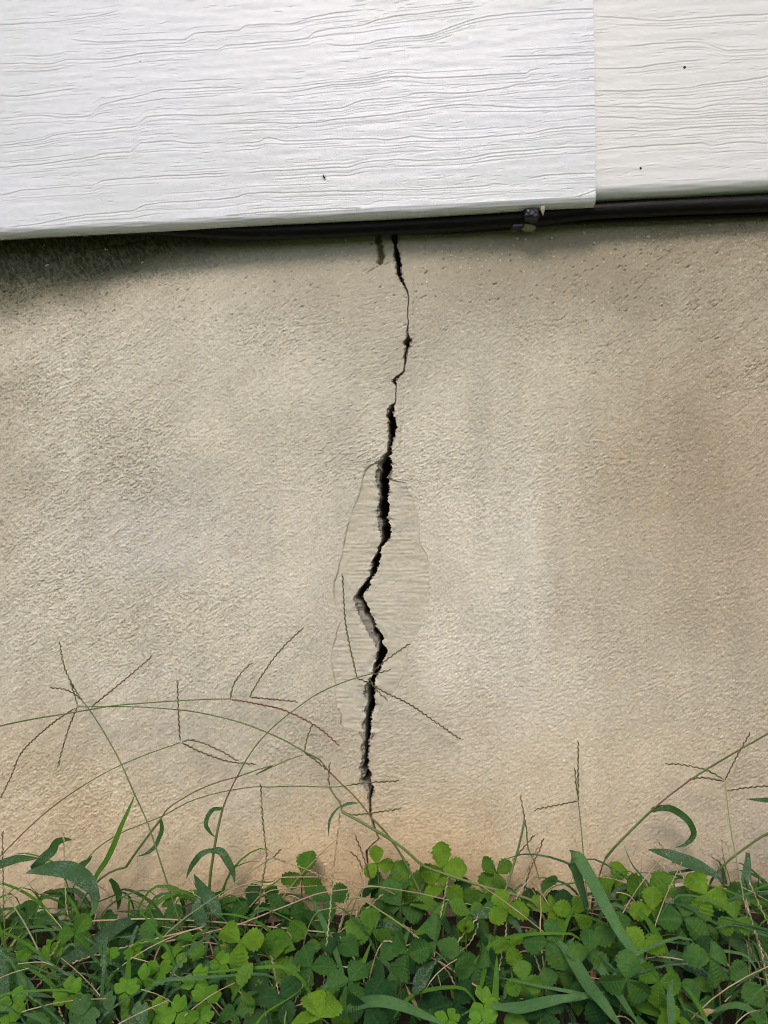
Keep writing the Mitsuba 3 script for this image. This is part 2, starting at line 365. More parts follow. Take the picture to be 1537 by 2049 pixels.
def relief(x, z, pore=False):
    """stucco grain, in metres towards the viewer"""
    fade = sstep(0.40, 0.34, np.abs(x)) * sstep(-0.02, 0.0, z) * sstep(0.57, 0.55, z)
    xs, zs = x * 0.87 + z * 0.50, z * 0.87 - x * 0.50
    s2x, s2z = xs + 0.0010 * n3(x, z, 300, 300, 41), zs + 0.0010 * n3(x, z, 300, 300, 43)
    g1 = n3(s2x, s2z, 300, 380, 51)
    g2 = n3(s2x, s2z, 560, 640, 52)
    g3 = n3(x, z, 1150, 1150, 53)
    sand = np.random.default_rng(5).normal(0, 0.30, x.shape)
    lumps = np.abs(n3(s2x, s2z, 480, 520, 54)) * 2
    h = 0.14 * g1 + 0.42 * g2 + 0.65 * g3 + 0.85 * sand - 0.5 * np.clip(lumps - 0.62, 0, 1)
    field = n3(s2x + 0.002 * g1, s2z, 150, 210, 59)
    torn = sstep(0.035, 0.0, np.abs(field)) * sstep(0.02, 0.16, n3(x, z, 60, 60, 60)) * np.clip(sstep(0.05, 0.20, x) * sstep(0.30, 0.45, z) + 0.6 * sstep(-0.12, -0.3, x), 0, 1)
    amp = 0.00045 * (0.80 + 0.9 * n3(x, z, 14, 14, 55, 2) + 0.25 * sstep(0.06, -0.25, x))
    smooth_zone = sstep(0.455, 0.52, z) * sstep(0.24, 0.12, np.abs(x - 0.02))
    amp = np.clip(amp, 0.00035, 0.0012) * (1 - 0.6 * smooth_zone) * (1 - 0.35 * sstep(0.08, 0.02, z))
    pits = sstep(0.36, 0.47, n3(s2x, s2z, 430, 430, 57)) * sstep(0.42, 0.50, z) * 0.0012
    streak = n3(x * 0.8 + z * 0.6, z * 0.8 - x * 0.6, 25, 240, 58) * 0.0004 * np.maximum(sstep(0.08, -0.22, x), sstep(0.14, 0.26, x) * sstep(0.36, 0.44, z))
    if pore:
        return fade * np.clip(0.5 + 0.75 * (0.2 * g1 + 0.5 * g2 + 0.6 * g3 + 0.75 * sand) * (amp / 0.0006) - pits * 160 - torn * 0.45 + streak * 420, 0, 1) + (1 - fade) * 0.5
    return fade * (h * amp * 2.1 - pits + streak - torn * 0.0007)


def scores(x, z):
    """scratches and the small second break left of the crack's top"""
    d = np.zeros_like(x)
    for (x0, y0, x1, y1, w, dep) in ((828, 560, 829, 690, 1.6, .0006), (836, 570, 838, 640, 1.4, .0003), (801, 803, 801, 905, 1.2, .0006), (807, 803, 806, 850, 1.2, .0004), (803, 800, 806, 801, 1.2, .0004),
                                     (745, 540, 762, 527, 1.6, .0010), (730, 552, 745, 540, 1.4, .0008), (852, 470, 850, 497, 1.6, .0008), (757, 466, 757, 482, 6, .005), (756, 482, 761, 497, 4, .004), (761, 492, 760, 496, 6, .006),
                                     (761, 502, 763, 512, 6, .006), (762, 516, 760, 525, 5, .005), (752, 478, 753, 482, 3, .004), (741, 484, 744, 487, 2, .002), (180, 492, 290, 470, 2, .0014)):
        a, b = at(x0, y0, 0.0)[[0, 2]], at(x1, y1, 0.0)[[0, 2]]
        ab = b - a
        t = np.clip(((x - a[0]) * ab[0] + (z - a[1]) * ab[1]) / (ab @ ab), 0, 1)
        q = np.hypot(x - a[0] - t * ab[0], z - a[1] - t * ab[1]) + 0.0009 * n3(x, z, 500, 500, 61)
        d = np.maximum(d, dep * sstep(w * PXM * 1.3, w * PXM * 0.45, q))
    return d


wall = thing('foundation_wall', 'beige stucco foundation wall split by a long vertical crack', 'wall')
fine = np.arange(0, 0.36, 0.0009)
lx = np.r_[-3.0, -2.0, -1.3, -0.9, -0.65, -0.5, -0.42, -0.39]
tile = lambda a: np.broadcast_to(a, (len(rows), len(a)))
XA, XB = -0.075, 0.062
left = np.hstack([tile(lx), tile(np.arange(-0.378, XA, 0.00078)), XA + np.linspace(0, 1, 60) * (pl[:, None] - XA)])
right = np.hstack([pr[:, None] + np.linspace(0, 1, 60) * (XB - pr[:, None]), tile(np.arange(XB, 0.388, 0.00078)[1:]), tile(-lx[::-1] + 0.02)])


def surface(X, patch=None, edge=None):
    Z = np.broadcast_to(zr, X.shape)
    inpatch = 0.0
    if patch is None:
        h = relief(X, Z)
        near = np.minimum(np.abs(X - xl[:, None]), np.abs(X - xr[:, None]))
        h = h - sstep(0.0022, 0.0, near) * (0.0005 + 0.0008 * (n3(X, Z, 330, 330, 71) + .5)) * wgt[:, None]
        y = swell(X, Z) - h + scores(X, Z)
    else:
        brush = n3(X, Z, 70, 640, 72) * 0.0009 * np.clip(0.5 + 2.4 * n3(X, Z, 55, 90, 77, 2), 0, 1.3) + n3(X, Z, 160, 1000, 73) * 0.0003 + n3(X, Z, 320, 320, 74) * 0.0004 + n3(X, Z, 800, 800, 75) * 0.0003
        sag = sstep(0.0, 0.0012, np.abs(X - edge[:, None]))
        groove = sstep(0.0008, 0.0003, np.abs(X - edge[:, None])) * np.clip(0.75 + 1.6 * n3(X, Z, 60, 60, 78), 0.35, 1) * (1.0 if edge is pl else 0.55)
        near = np.minimum(np.abs(X - xl[:, None]), np.abs(X - xr[:, None]))
        broken = sstep(0.006, 0.0, near) * np.clip(n3(X, Z, 180, 180, 76, 2) * 2.2 + .25, 0, 1) * 0.0016
        inside = patch[:, None] * 1.0
        y = swell(X, Z) - brush * inside + inside * (sag * 0.0008 + groove * 0.0020 + broken) - (1 - inside) * relief(X, Z) + scores(X, Z)
    return np.stack([X, y, Z], -1)


PLX = pl[:, None] + np.linspace(0, 1, 44) * (xl - pl)[:, None]
PRX = xr[:, None] + np.linspace(0, 1, 66) * (pr - xr)[:, None]
SL, SR = surface(left), surface(right)
QL, QR = surface(PLX, pl_in, pl), surface(PRX, pr_in, pr)
SL[:, -1], SR[:, 0] = QL[:, 0], QR[:, -1]


def rows_mesh(P, keep):
    v, f = grid_mesh(P)
    nc = P.shape[1]
    fr = np.repeat(keep[:-1] & keep[1:], 2 * (nc - 1))
    f = f[fr]
    m = trimesh.Trimesh(v, f, process=False)
    m.remove_unreferenced_vertices()
    return m.vertices.view(np.ndarray), m.faces.view(np.ndarray)


coat = join([grid_mesh(SL), grid_mesh(SR), rows_mesh(QL, ~pl_in | ~np.roll(pl_in, 1) | ~np.roll(pl_in, -1)), rows_mesh(QR, ~pr_in | ~np.roll(pr_in, 1) | ~np.roll(pr_in, -1))])
pores = np.clip(relief(coat[0][:, 0], coat[0][:, 2], True) - 260 * scores(coat[0][:, 0], coat[0][:, 2]), -0.38, 1)     # painted shading of grain and scratches, darkest in the pores of the coat
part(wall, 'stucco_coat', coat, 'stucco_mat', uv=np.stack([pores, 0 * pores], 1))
part(wall, 'repair_patch', rows_mesh(QL, pl_in), 'patch_mat', label='smooth brushed repair strip along the left side of the crack')
part(wall, 'repair_patch', rows_mesh(QR, pr_in), 'patch_mat', label='smooth brushed repair strip along the right side of the crack')
# inside of the crack: a chipped shoulder on the left, then back into the dark
gap = np.maximum(xr - xl, 0.0002)
deep = np.minimum(0.09, 9 * gap) * (0.25 + 0.75 * sstep(0.0004, 0.0016, gap)) + 0.0008
xd = xl + (xd - xl) * (0.50 + 0.7 * n3(rows, rows * 0, 200, 1, 91))
shoulder = np.clip((xd - xl) * 0.9, 0.0004, 0.0045)
cols = []
base = QL[:, -1, 1]
for t in np.linspace(0, 1, 8):
    r_ = n3(rows, rows * 0 + t * 3, 420, 40, 81) * 0.0016 * math.sin(math.pi * t) * wgt
    cols.append(np.stack([xl + t * (xd - xl) + r_, base + shoulder * (t ** 0.30) + np.abs(r_) * 0.5, rows], -1))
for t in np.linspace(0.12, 1, 7):
    r_ = n3(rows, rows * 0 + t * 9, 520, 4, 82) * 0.0012 * wgt * min(1, 4 * (1 - t) + .2)
    cols.append(np.stack([xd + r_ - 0.12 * gap * 0, base + shoulder + t ** 1.5 * deep, rows], -1))
baser = QR[:, 0, 1]
for t in np.linspace(1, 0, 9):
    r_ = np.abs(n3(rows, rows * 0 + t * 9, 620, 4, 83)) * 0.0016 * wgt * math.sin(math.pi * min(t * 1.5, 1) if t < .66 else 1.57)
    cols.append(np.stack([xr + r_ * (t > 0), baser + t ** 1.4 * (deep + shoulder) * 1.0, rows], -1))
part(wall, 'crack', grid_mesh(np.stack(cols, 1)), 'crack_mat', smooth=True, label='dark open crack running from the cable down to the weeds')

gr_ = np.random.default_rng(12)
crumbs = []
for _ in range(260):
    k = gr_.integers(0, len(rows))
    if gap[k] < 0.0012 or not 0.02 < rows[k] < 0.55: continue
    side = gr_.random() < .55
    q = gr_.random() ** 2
    c_ = np.array([xl[k] + q * (xd[k] - xl[k] + .0004) - .0004 if side else xr[k] + .0004 - q * .0009, (base[k] if side else QR[k, 0, 1]) + q * .003 - .0002, rows[k]])
    crumbs.append((OCT * gr_.uniform(.0004, .0013, 3) + c_, OCTF))
part(wall, 'crack_crumbs', join(crumbs), 'crack_mat', smooth=False, kind='stuff')

# pale crumbs and droppings stuck to the wall
crumbs = []
for (px, py, s) in ((692, 480, 5), (674, 480, 2.5), (856, 507, 3), (886, 502, 3.5), (903, 510, 5), (927, 517, 4), (889, 527, 2), (854, 568, 5.5), (891, 573, 2.5), (814, 531, 2), (888, 655, 4), (1034, 474, 5), (1052, 478, 4),
                    (1105, 474, 4), (1171, 464, 6), (1298, 472, 6), (1190, 484, 4), (1252, 640, 2), (203, 491, 5), (86, 527, 6), (277, 519, 4), (78, 484, 4), (985, 590, 2), (1512, 772, 5), (1438, 796, 4), (790, 1100, 2.5), (792, 1160, 3.5), (186, 1342, 6), (1322, 466, 3)):
    c = at(px, py, 0.0)
    c[1] = swell(c[:1], c[2:])[0] - 0.0006
    for _ in range(3):
        crumbs.append((OCT * s * PXM * rng.uniform(.25, .6, 3) * [1, .6, 1] + c + rng.uniform(-.45, .45, 3) * s * PXM * [1, .2, 1], OCTF))
part(wall, 'pale_flecks', join(crumbs), 'fleck_mat', smooth=False, kind='stuff')

# ------------------------------------------------------------------ vinyl siding
Z1 = lambda u, v: (u * .5205, v * .5205)
Z2 = lambda u, v: (760 + u * .5055, v * .5055)
GL = [
    [Z1(*p) for p in ((0, 70), (180, 60), (330, 40), (470, 0))],
    [Z1(*p) for p in ((230, 130), (390, 142), (560, 135), (690, 132), (740, 105), (900, 95), (940, 75), (1110, 68), (1200, 40), (1420, 10))],
    [Z1(*p) for p in ((30, 228), (180, 230), (240, 215), (400, 210), (560, 185), (820, 172), (860, 155), (1000, 145), (1170, 128), (1210, 100), (1380, 75), (1480, 48), (1537, 40))] + [Z2(*p) for p in ((200, 25), (400, 0))],
    [Z1(*p) for p in ((1230, 145), (1290, 158), (1400, 152))] + [Z2(*p) for p in ((0, 142), (200, 118), (260, 95), (400, 50), (520, 35), (870, 14))],
    [Z1(*p) for p in ((0, 357), (60, 360), (200, 340), (320, 328))],
    [Z1(*p) for p in ((0, 447), (130, 435), (250, 445), (330, 440), (380, 395), (500, 365), (620, 335), (780, 325), (930, 323))],
    [Z1(*p) for p in ((960, 345), (1130, 340), (1230, 322), (1440, 300), (1480, 287), (1537, 285))] + [Z2(*p) for p in ((100, 293), (200, 298), (440, 288), (580, 282), (600, 268), (670, 260))],
    [Z1(*p) for p in ((0, 553), (160, 530), (200, 515), (400, 492), (515, 478), (560, 440), (680, 433), (780, 436), (1000, 423), (1290, 410), (1400, 375), (1500, 370))] + [Z2(*p) for p in ((90, 376), (150, 358), (320, 360), (500, 340), (560, 325), (870, 310))],
    [Z1(*p) for p in ((800, 470), (1000, 465), (1200, 465), (1330, 448), (1500, 434))] + [Z2(*p) for p in ((100, 438), (200, 420), (310, 407), (420, 412), (600, 422), (870, 411))],
    [Z1(*p) for p in ((0, 640), (330, 603), (400, 585), (490, 580), (540, 543), (640, 537), (740, 545), (820, 541))],
    [Z1(*p) for p in ((850, 550), (990, 540), (1020, 525), (1100, 535), (1400, 528), (1500, 533))] + [Z2(*p) for p in ((95, 543), (130, 535), (220, 545), (400, 540), (600, 525), (680, 508), (870, 492))],
    [Z1(*p) for p in ((920, 663), (1150, 648), (1330, 640), (1400, 620), (1520, 612))] + [Z2(*p) for p in ((110, 632), (300, 628), (480, 602), (560, 597), (700, 585), (870, 577))],
    [Z1(*p) for p in ((0, 747), (100, 728), (340, 712), (400, 690), (560, 678), (900, 660))],
    [Z1(*p) for p in ((30, 874), (90, 868), (340, 825), (510, 808), (560, 785), (880, 760), (960, 742), (1220, 735), (1510, 731))] + [Z2(*p) for p in ((100, 752), (300, 742), (500, 730))],
    [Z1(*p) for p in ((690, 865), (820, 840), (900, 825), (1110, 810), (1370, 798), (1410, 805), (1510, 798))] + [Z2(*p) for p in ((120, 820), (330, 815), (430, 800), (620, 793), (720, 790), (870, 745))],
    [Z2(*p) for p in ((450, 215), (870, 204))],
    [Z2(*p) for p in ((0, 48), (200, 25), (400, 0))],
    [Z2(*p) for p in ((560, 712), (700, 692), (870, 683))],
]
GR = [[Z2(*p) for p in q] for q in (
    ((830, 50), (1000, 55), (1120, 65), (1300, 50), (1560, 36)), ((830, 107), (940, 100)), ((960, 175), (1100, 160), (1220, 150), (1290, 155), (1400, 190), (1560, 180)), ((830, 264), (1000, 260), (1200, 232), (1290, 225), (1330, 212)),
    ((830, 355), (1080, 350), (1220, 340), (1300, 325), (1450, 310), (1560, 290)), ((830, 420), (1120, 420), (1260, 425), (1320, 410), (1560, 403)), ((830, 463), (1000, 463), (1050, 468), (1560, 449)),
    ((830, 523), (960, 515), (1080, 517), (1250, 500), (1560, 488)), ((830, 602), (1000, 580), (1150, 570), (1270, 562), (1320, 573), (1420, 560), (1560, 562)), ((950, 780), (1050, 770), (1130, 750), (1560, 732)))]
_a, _b = at(20, 474, -0.022), at(1180, 412.5, -0.022)
TILT = (_b[2] - _a[2]) / (_b[0] - _a[0])       # the course is not quite level
BOT_L = _a[2] - TILT * _a[0]          # underside of the left panel at x = 0
_c = at(1366, 395, -0.014)
BOT_R = _c[2] - TILT * _c[0]


def make_panel(key, mat, y_face, zb, x0, x1, fx0, fx1, lines, radius, seed, end_edge):
    g = np.random.default_rng(seed)
    xs = np.arange(fx0, fx1, 0.0009)
    xs = np.unique(np.r_[np.linspace(x0, fx0, 6), xs, np.linspace(fx1, x1, 6)])
    hz = np.r_[np.arange(0, 0.235, 0.00042), np.arange(0.24, 0.42, 0.02)]
    G = np.zeros((len(hz), len(xs)))       # groove depth 0..1
    D = np.zeros_like(G)                   # dirt in the grooves
    S = np.zeros_like(G)                   # soft embossing

    def line(xy, wid, dep, dirt, taper=0.012, traced=False):
        lx_, lz_ = xy[:, 0], xy[:, 1] - zb - radius - (TILT * xy[:, 0] if traced else 0)
        a, b = np.searchsorted(xs, [lx_.min(), lx_.max()])
        if b - a < 3: return
        X = xs[a:b]
        zc = np.interp(X, lx_, lz_)
        end = sstep(0, taper, X - X[0]) * sstep(0, taper, X[-1] - X)
        if lx_.min() <= fx0 + .004: end = np.maximum(end, (X < fx0 + .03) * 1.0)
        if lx_.max() >= fx1 - .004: end = np.maximum(end, (X > fx1 - .03) * 1.0)
        r0, r1 = np.searchsorted(hz, [zc.min() - 4 * wid, zc.max() + 4 * wid])
        dz = hz[r0:r1, None] - zc[None]
        prof = np.exp(-(dz / wid) ** 2) * end
        G[r0:r1, a:b] = np.maximum(G[r0:r1, a:b], prof * dep)
        D[r0:r1, a:b] = np.maximum(D[r0:r1, a:b], np.exp(-(dz / (wid * .8)) ** 2) * end * dirt)
        below = np.exp(-((dz - 1.9 * wid) / (1.6 * wid)) ** 2) * end * dep * 0.5
        S[r0:r1, a:b] = np.maximum(S[r0:r1, a:b], below)

    worlds = []
    for q in lines:
        q = ([(-90, q[0][1] + 4)] if q[0][0] < 25 else []) + list(q)
        q = q + ([(q[-1][0] + 130, q[-1][1] - 4)] if q[-1][0] > 1500 else [])
        q = np.array(q)
        P = at(q[:, 0], q[:, 1], y_face - 0.001)[:, [0, 2]]
        P = P[np.r_[True, np.diff(np.maximum.accumulate(P[:, 0])) > 1e-6]]
        nx = np.arange(P[0, 0], P[-1, 0], 0.001)
        P = np.stack([nx, PchipInterpolator(P[:, 0], P[:, 1])(nx)], 1)
        P[:, 1] += (meshkit.noise(np.stack([P[:, 0] * 160, P[:, 0] * 0 + seed, P[:, 1] * 0], 1)) - .5) * 0.0007
        worlds.append(P)
        line(P, 0.00045, 0.8, 0.34, traced=True)
    top = 0.235
    for _ in range(int(3.6 * (fx1 - fx0) * 1000)):                    # short pore dashes, in drifts
        x, z = g.uniform(fx0, fx1), g.uniform(0.002, top)
        if meshkit.noise(np.array([x * 22, seed, z * 80])) < 0.47: continue
        L = g.uniform(0.005, 0.016)
        t = np.linspace(-L / 2, L / 2, 8)
        line(np.stack([x + t, zb + radius + z + t * g.uniform(-0.03, 0.06) + 0.0002 * np.sin(t * 700 + x * 99)], 1), g.uniform(.00032, .00048), g.uniform(.4, .8), g.uniform(.04, .16), L * .4)
    for P in worlds:                                                   # bundles of fine grain that follow the long lines
        for _ in range(int(len(P) / 13)):
            i = g.integers(0, max(len(P) - 30, 1)); n = int(g.uniform(25, 90))
            Q = P[i:i + n].copy()
            Q[:, 1] += -g.uniform(.0016, .0075) * (1 if g.random() < .75 else -1)
            Q[:, 1] = Q[:, 1].mean() + (Q[:, 1] - Q[:, 1].mean()) * g.uniform(.3, .9)
            if len(Q) > 10: line(Q, g.uniform(.0003, .00042), g.uniform(.35, .75), g.uniform(.02, .12), .008, True)
    X, Zh = np.meshgrid(xs, hz)
    plates = n3(X, Zh, 18, 150, seed + 1, 2) * 0.00045 + n3(X, Zh, 70, 260, seed + 2) * 0.0002
    fadeout = (sstep(0.24, 0.23, Zh) * sstep(fx0 - .02, fx0, X) * sstep(fx1 + .02, fx1, X))
    h = (-G * 0.00040 + S * 0.0003 + plates) * fadeout
    bow = 0.0014 * np.sin(np.clip(Zh / 0.2, 0, 1) * np.pi)
    wave = n3(X, Zh * 0, 7, 1, seed + 5) * 0.0022
    yy = y_face + Zh * 0.050 - bow - h + wave
    face = np.stack([X, yy, zb + radius + Zh], -1)
    ang = np.linspace(0, 1, 26)[1:] * np.radians(97)
    curl = []
    for a in ang:
        k = 1 - a / np.radians(97)
        rip = n3(xs, xs * 0 + a * .004, 40, 900, seed + 7) * 0.0005 * (k + .25)
        rr = radius - h[0] * 0 + rip
        curl.append(np.stack([xs, y_face + wave[0] + radius - rr * math.cos(a) - h[0] * k, zb + radius - rr * math.sin(a) + n3(xs, xs * 0, 9, 1, seed + 8) * .0008 * (1 - k)], -1))
    last = curl[-1]
    lip = [last + np.array([0, t, 0.0004]) for t in (0.004, 0.008)]
    rise = [lip[-1] + np.array([0, 0.0006, t]) for t in (0.004, 0.02)]
    P = np.concatenate([np.stack((rise[::-1] + lip[::-1] + curl[::-1])), face], 0)
    P[..., 2] += TILT * P[..., 0]
    dirt = np.zeros(P.shape[:2]); dirt[-len(hz):] = D * fadeout
    nc = len(curl)
    for i in range(nc): dirt[4 + nc - 1 - i] = D[0] * (1 - i / nc) ** 2
    # thickness of the sheet: an edge strip where the panel ends
    uv = np.stack([dirt, np.zeros_like(dirt)], -1).reshape(-1, 2)
    v, f = grid_mesh(P)
    if end_edge is not None:
        e = P[:, -1 if end_edge > 0 else 0]
        back = e + np.array([0, 0.0013, 0])
        n0 = len(v)
        v = np.vstack([v, e, back]); k = len(e); i = np.arange(k - 1)
        f = np.vstack([f, np.stack([n0 + i, n0 + i + 1, n0 + k + i + 1], 1), np.stack([n0 + i, n0 + k + i + 1, n0 + k + i], 1)])
        uv = np.vstack([uv, np.zeros((2 * k, 2))])
    part(key, 'plank', (v, f), mat, smooth=True, uv=uv)


JX = at(1191, 210, -0.028)[0]
pan_l = thing('siding_panel', 'white wood grain vinyl siding panel on the left overlapping its neighbour', 'siding panel')
make_panel(pan_l, 'siding_left_mat', -0.0275, BOT_L, -1.6, JX, -0.345, JX, GL, 0.0055, 101, 1)
pan_r = thing('siding_panel', 'cream white wood grain vinyl siding panel at the right tucked behind its neighbour', 'siding panel')
make_panel(pan_r, 'siding_right_mat', -0.0235, BOT_R, JX - 0.025, 1.6, JX - 0.012, 0.40, GR, 0.0085, 202, None)


def speck(owner, px, py, r, y, name='speck'):
    c = at(px, py, y)
    ic = trimesh.creation.icosphere(1, 1.0)
    part(owner, name, (ic.vertices * [r, .0011, r] + c, ic.faces), 'speck_mat')


speck(pan_r, 1370, 135, 0.0011, -0.0203, 'nail_hole'); speck(pan_r, 1282, 337, 0.0010, -0.0233, 'nail_hole')
speck(pan_l, 281, 124, 0.0008, -0.0215); speck(pan_l, 795, 225, 0.0009, -0.0235)
bug = thing('dead_gnat', 'tiny dark dead gnat stuck low on the left siding panel', 'insect')
c = at(648, 353, -0.0277)
part(bug, 'body', tube(smooth_path([c + [0.0012, 0, -.0009], c + [.0005, -.0006, -.0012], c + [-.0002, -.0002, 0.0002], c + [0.0002, 0, .0016]], 8), [.0004, .0006, .0006, .0005, .0004, .0004, .0003, .0002]), 'speck_mat')
part(bug, 'leg', tube([c, c + [-.0016, -.0004, .001]], .00014, 4), 'speck_mat')
part(bug, 'leg', tube([c, c + [-.0013, -.0004, -.0012]], .00014, 4), 'speck_mat')

# ------------------------------------------------------------------ cable under the siding
cab = thing('black_cable', 'thick black cable running under the bottom edge of the siding', 'cable')
path = [(-500, 500), (-150, 474), (0, 464), (150, 458), (300, 456), (420, 461), (520, 464), (640, 460), (900, 447), (1040, 437), (1100, 431), (1195, 421), (1360, 413), (1537, 406), (1900, 388), (2500, 360)]
P = np.array([at(a, b, -0.0105 if 1000 < a else -0.0095) for a, b in path])
P = smooth_path(P, 160)
part(cab, 'sheath', tube(P, 0.0066 + n3(P[:, 0], P[:, 0] * 0, 60, 1, 4) * .0004, 20), 'cable_mat')
cab2 = thing('thin_cable', 'thin black wire lying along the underside of the thick cable', 'cable')
path = [(-500, 505), (0, 468), (250, 464), (390, 469), (470, 478), (640, 471), (780, 465), (900, 463), (1040, 453), (1110, 446), (1195, 442), (1360, 435), (1537, 429), (1900, 411), (2500, 383)]
P = smooth_path(np.array([at(a, b, -0.0045) for a, b in path]), 160)
part(cab2, 'sheath', tube(P, 0.0021, 12), 'cable_mat')
clip = thing('cable_clip', 'black plastic clip holding the cable to the wall with a blob of old glue', 'clip')
cc = at(1060, 430, -0.014)
def lump(size, c, seed):
    b = trimesh.creation.box(size)
    for _ in range(4): b = b.subdivide()
    v = b.vertices * 1.0
    r = np.abs(v) / (np.array(size) / 2)
    v *= (1 - 0.10 * (np.sort(r, axis=1)[:, 1:2] ** 6))
    v += (meshkit.noise(v * 420 + seed, seed)[:, None] - .5) * 0.0016
    return v + c, b.faces


part(clip, 'bracket', lump((0.0115, 0.0160, 0.0105), cc + [.001, -.002, -.001], 3), 'clip_mat')
part(clip, 'foot', lump((0.010, 0.009, 0.008), cc + [-.009, .004, -.005], 4), 'clip_mat')


def blob(c, s, seed, amp=.35, fr=260):
    ic = trimesh.creation.icosphere(3, 1.0)
    v = ic.vertices * s
    v = v * (1 + amp * (meshkit.noise(v * fr + seed, seed)[:, None] * 2 - 1))
    return v + c, ic.faces


part(clip, 'glue_blob', blob(at(1058, 452, -0.008), np.array([.0062, .0055, .0042]), 5), 'glue_mat')
part(clip, 'glue_blob', blob(at(1028, 459, -0.002), np.array([.0036, .002, .0022]), 8), 'glue_mat')
chip = thing('vinyl_burr', 'torn pale vinyl burr hanging from the siding edge above the cable clip', 'burr')
pts = np.array([(1083, 412), (1090, 411), (1091, 418), (1089, 424), (1087, 431), (1084, 424), (1082, 419)])
Q = at(pts[:, 0], pts[:, 1], -0.0262); m = Q.mean(0)
v = np.vstack([Q, Q + [0, .0012, 0], [m + [0, -.0012, 0]], [m + [0, .002, 0]]]); k = len(Q); f = []
for i in range(k):
    j = (i + 1) % k
    f += [[i, j, 2 * k], [j + k, i + k, 2 * k + 1], [i, i + k, j + k], [i, j + k, j]]
part(chip, 'flake', (v, np.array(f)), 'caulk_mat', smooth=False)

# ------------------------------------------------------------------ ground
gx = np.unique(np.r_[-60, -25, -10, -4, -1.5, np.linspace(-0.7, 0.7, 120), 1.5, 4, 10, 25, 60])
gy = np.unique(np.r_[-60, -25, -10, -4, -1.5, np.linspace(-0.7, 0.06, 90)])
X, Y = np.meshgrid(gx, gy)
near = sstep(1.2, 0.7, np.abs(X)) * sstep(-1.2, -0.6, Y)
Z = -0.010 + GZ(X) * sstep(-1.2, -0.6, Y) + near * (meshkit.fbm(np.stack([X * 28, Y * 28, X * 0], -1), 3, 5) - .5) * 0.012
scene['ground'] = mikit.ply(grid_mesh(np.stack([X, Y, Z], -1)), 'ground_mat', smooth=True)
labels['ground'] = {'label': 'dark soil and lawn at the foot of the wall', 'category': 'ground', 'kind': 'structure'}
#PLANTS#

# ------------------------------------------------------------------ plants: builders
def leaflet(C, d, nrm, L, wide=0.78, teeth=8, cup=0.16, droop=0.18, twist=0.0, nu=33, nv=9):
    """one toothed strawberry leaflet: C its base, d the direction it points, nrm its upper side, L its length"""
    d = d / np.linalg.norm(d)
    s = np.cross(d, nrm); s /= np.linalg.norm(s)
    n = np.cross(s, d)
    s, n = s * math.cos(twist) + n * math.sin(twist), n * math.cos(twist) - s * math.sin(twist)
    u = np.linspace(0, 1, nu)[:, None]; v = np.linspace(-1, 1, nv)[None]
    half = wide * 0.5 * np.clip(np.sin(np.pi * np.clip(u, 0, 1) ** 1.22), 0, 1) ** 0.66 * (0.75 + 0.25 * sstep(0, 0.4, u))
    half = np.maximum(half, 0.02)
    saw = (u * (teeth + 0.6)) % 1.0
    tooth = 1 - 0.22 * (1 - np.sin(np.pi * np.clip(saw, 0, 1) ** 0.6)) * sstep(0.18, 0.35, u)
    edge = np.abs(v) ** 3
    x = v * half * (1 - edge + edge * tooth)
    y = u + 0.05 * edge * tooth * np.sin(np.pi * u)
    q = u * 8 - np.abs(v) * 3.4
    quilt = 0.018 * np.cos(2 * np.pi * q) * np.sin(np.pi * np.clip(u, 0, 1)) * (1 - np.abs(v) ** 4)
    z = cup * np.abs(v) * half - droop * u ** 2 - quilt + 0.05 * np.sin(6 * u + 3 * v + C[0] * 900) * np.abs(v) - 0.10 * v ** 2 * half * (C[0] * 5e3 % 1)
    P = C + L * (x[..., None] * s + (y + 0 * x)[..., None] * d + z[..., None] * n)
    uv = np.stack([u + 0 * v, v * 0.5 + 0.5 + 0 * u], -1).reshape(-1, 2)
    return grid_mesh(P), uv


def heart(C, d, nrm, L, wide=1.0, fold=0.18, droop=0.1):
    """one heart shaped clover leaflet"""
    d = d / np.linalg.norm(d)
    s = np.cross(d, nrm); s /= np.linalg.norm(s)
    n = np.cross(s, d)
    u = np.linspace(0, 1, 12)[:, None]; v = np.linspace(-1, 1, 13)[None]
    a = np.abs(v)
    w = wide * 0.52 * np.sin(np.pi / 2 * np.clip(u * 1.12, 0, 1)) ** 0.85
    top = 0.80 + 0.24 * np.sin(np.pi * a ** 0.85 * 0.92) - 0.30 * a ** 6
    x, y = v * w * (1 - 0.10 * u ** 8), u * top
    z = fold * np.abs(x) - droop * u ** 2
    P = C + L * (x[..., None] * s + y[..., None] * d + z[..., None] * n)
    return grid_mesh(P), np.stack([u + 0 * v, v * 0.5 + 0.5 + 0 * u], -1).reshape(-1, 2)


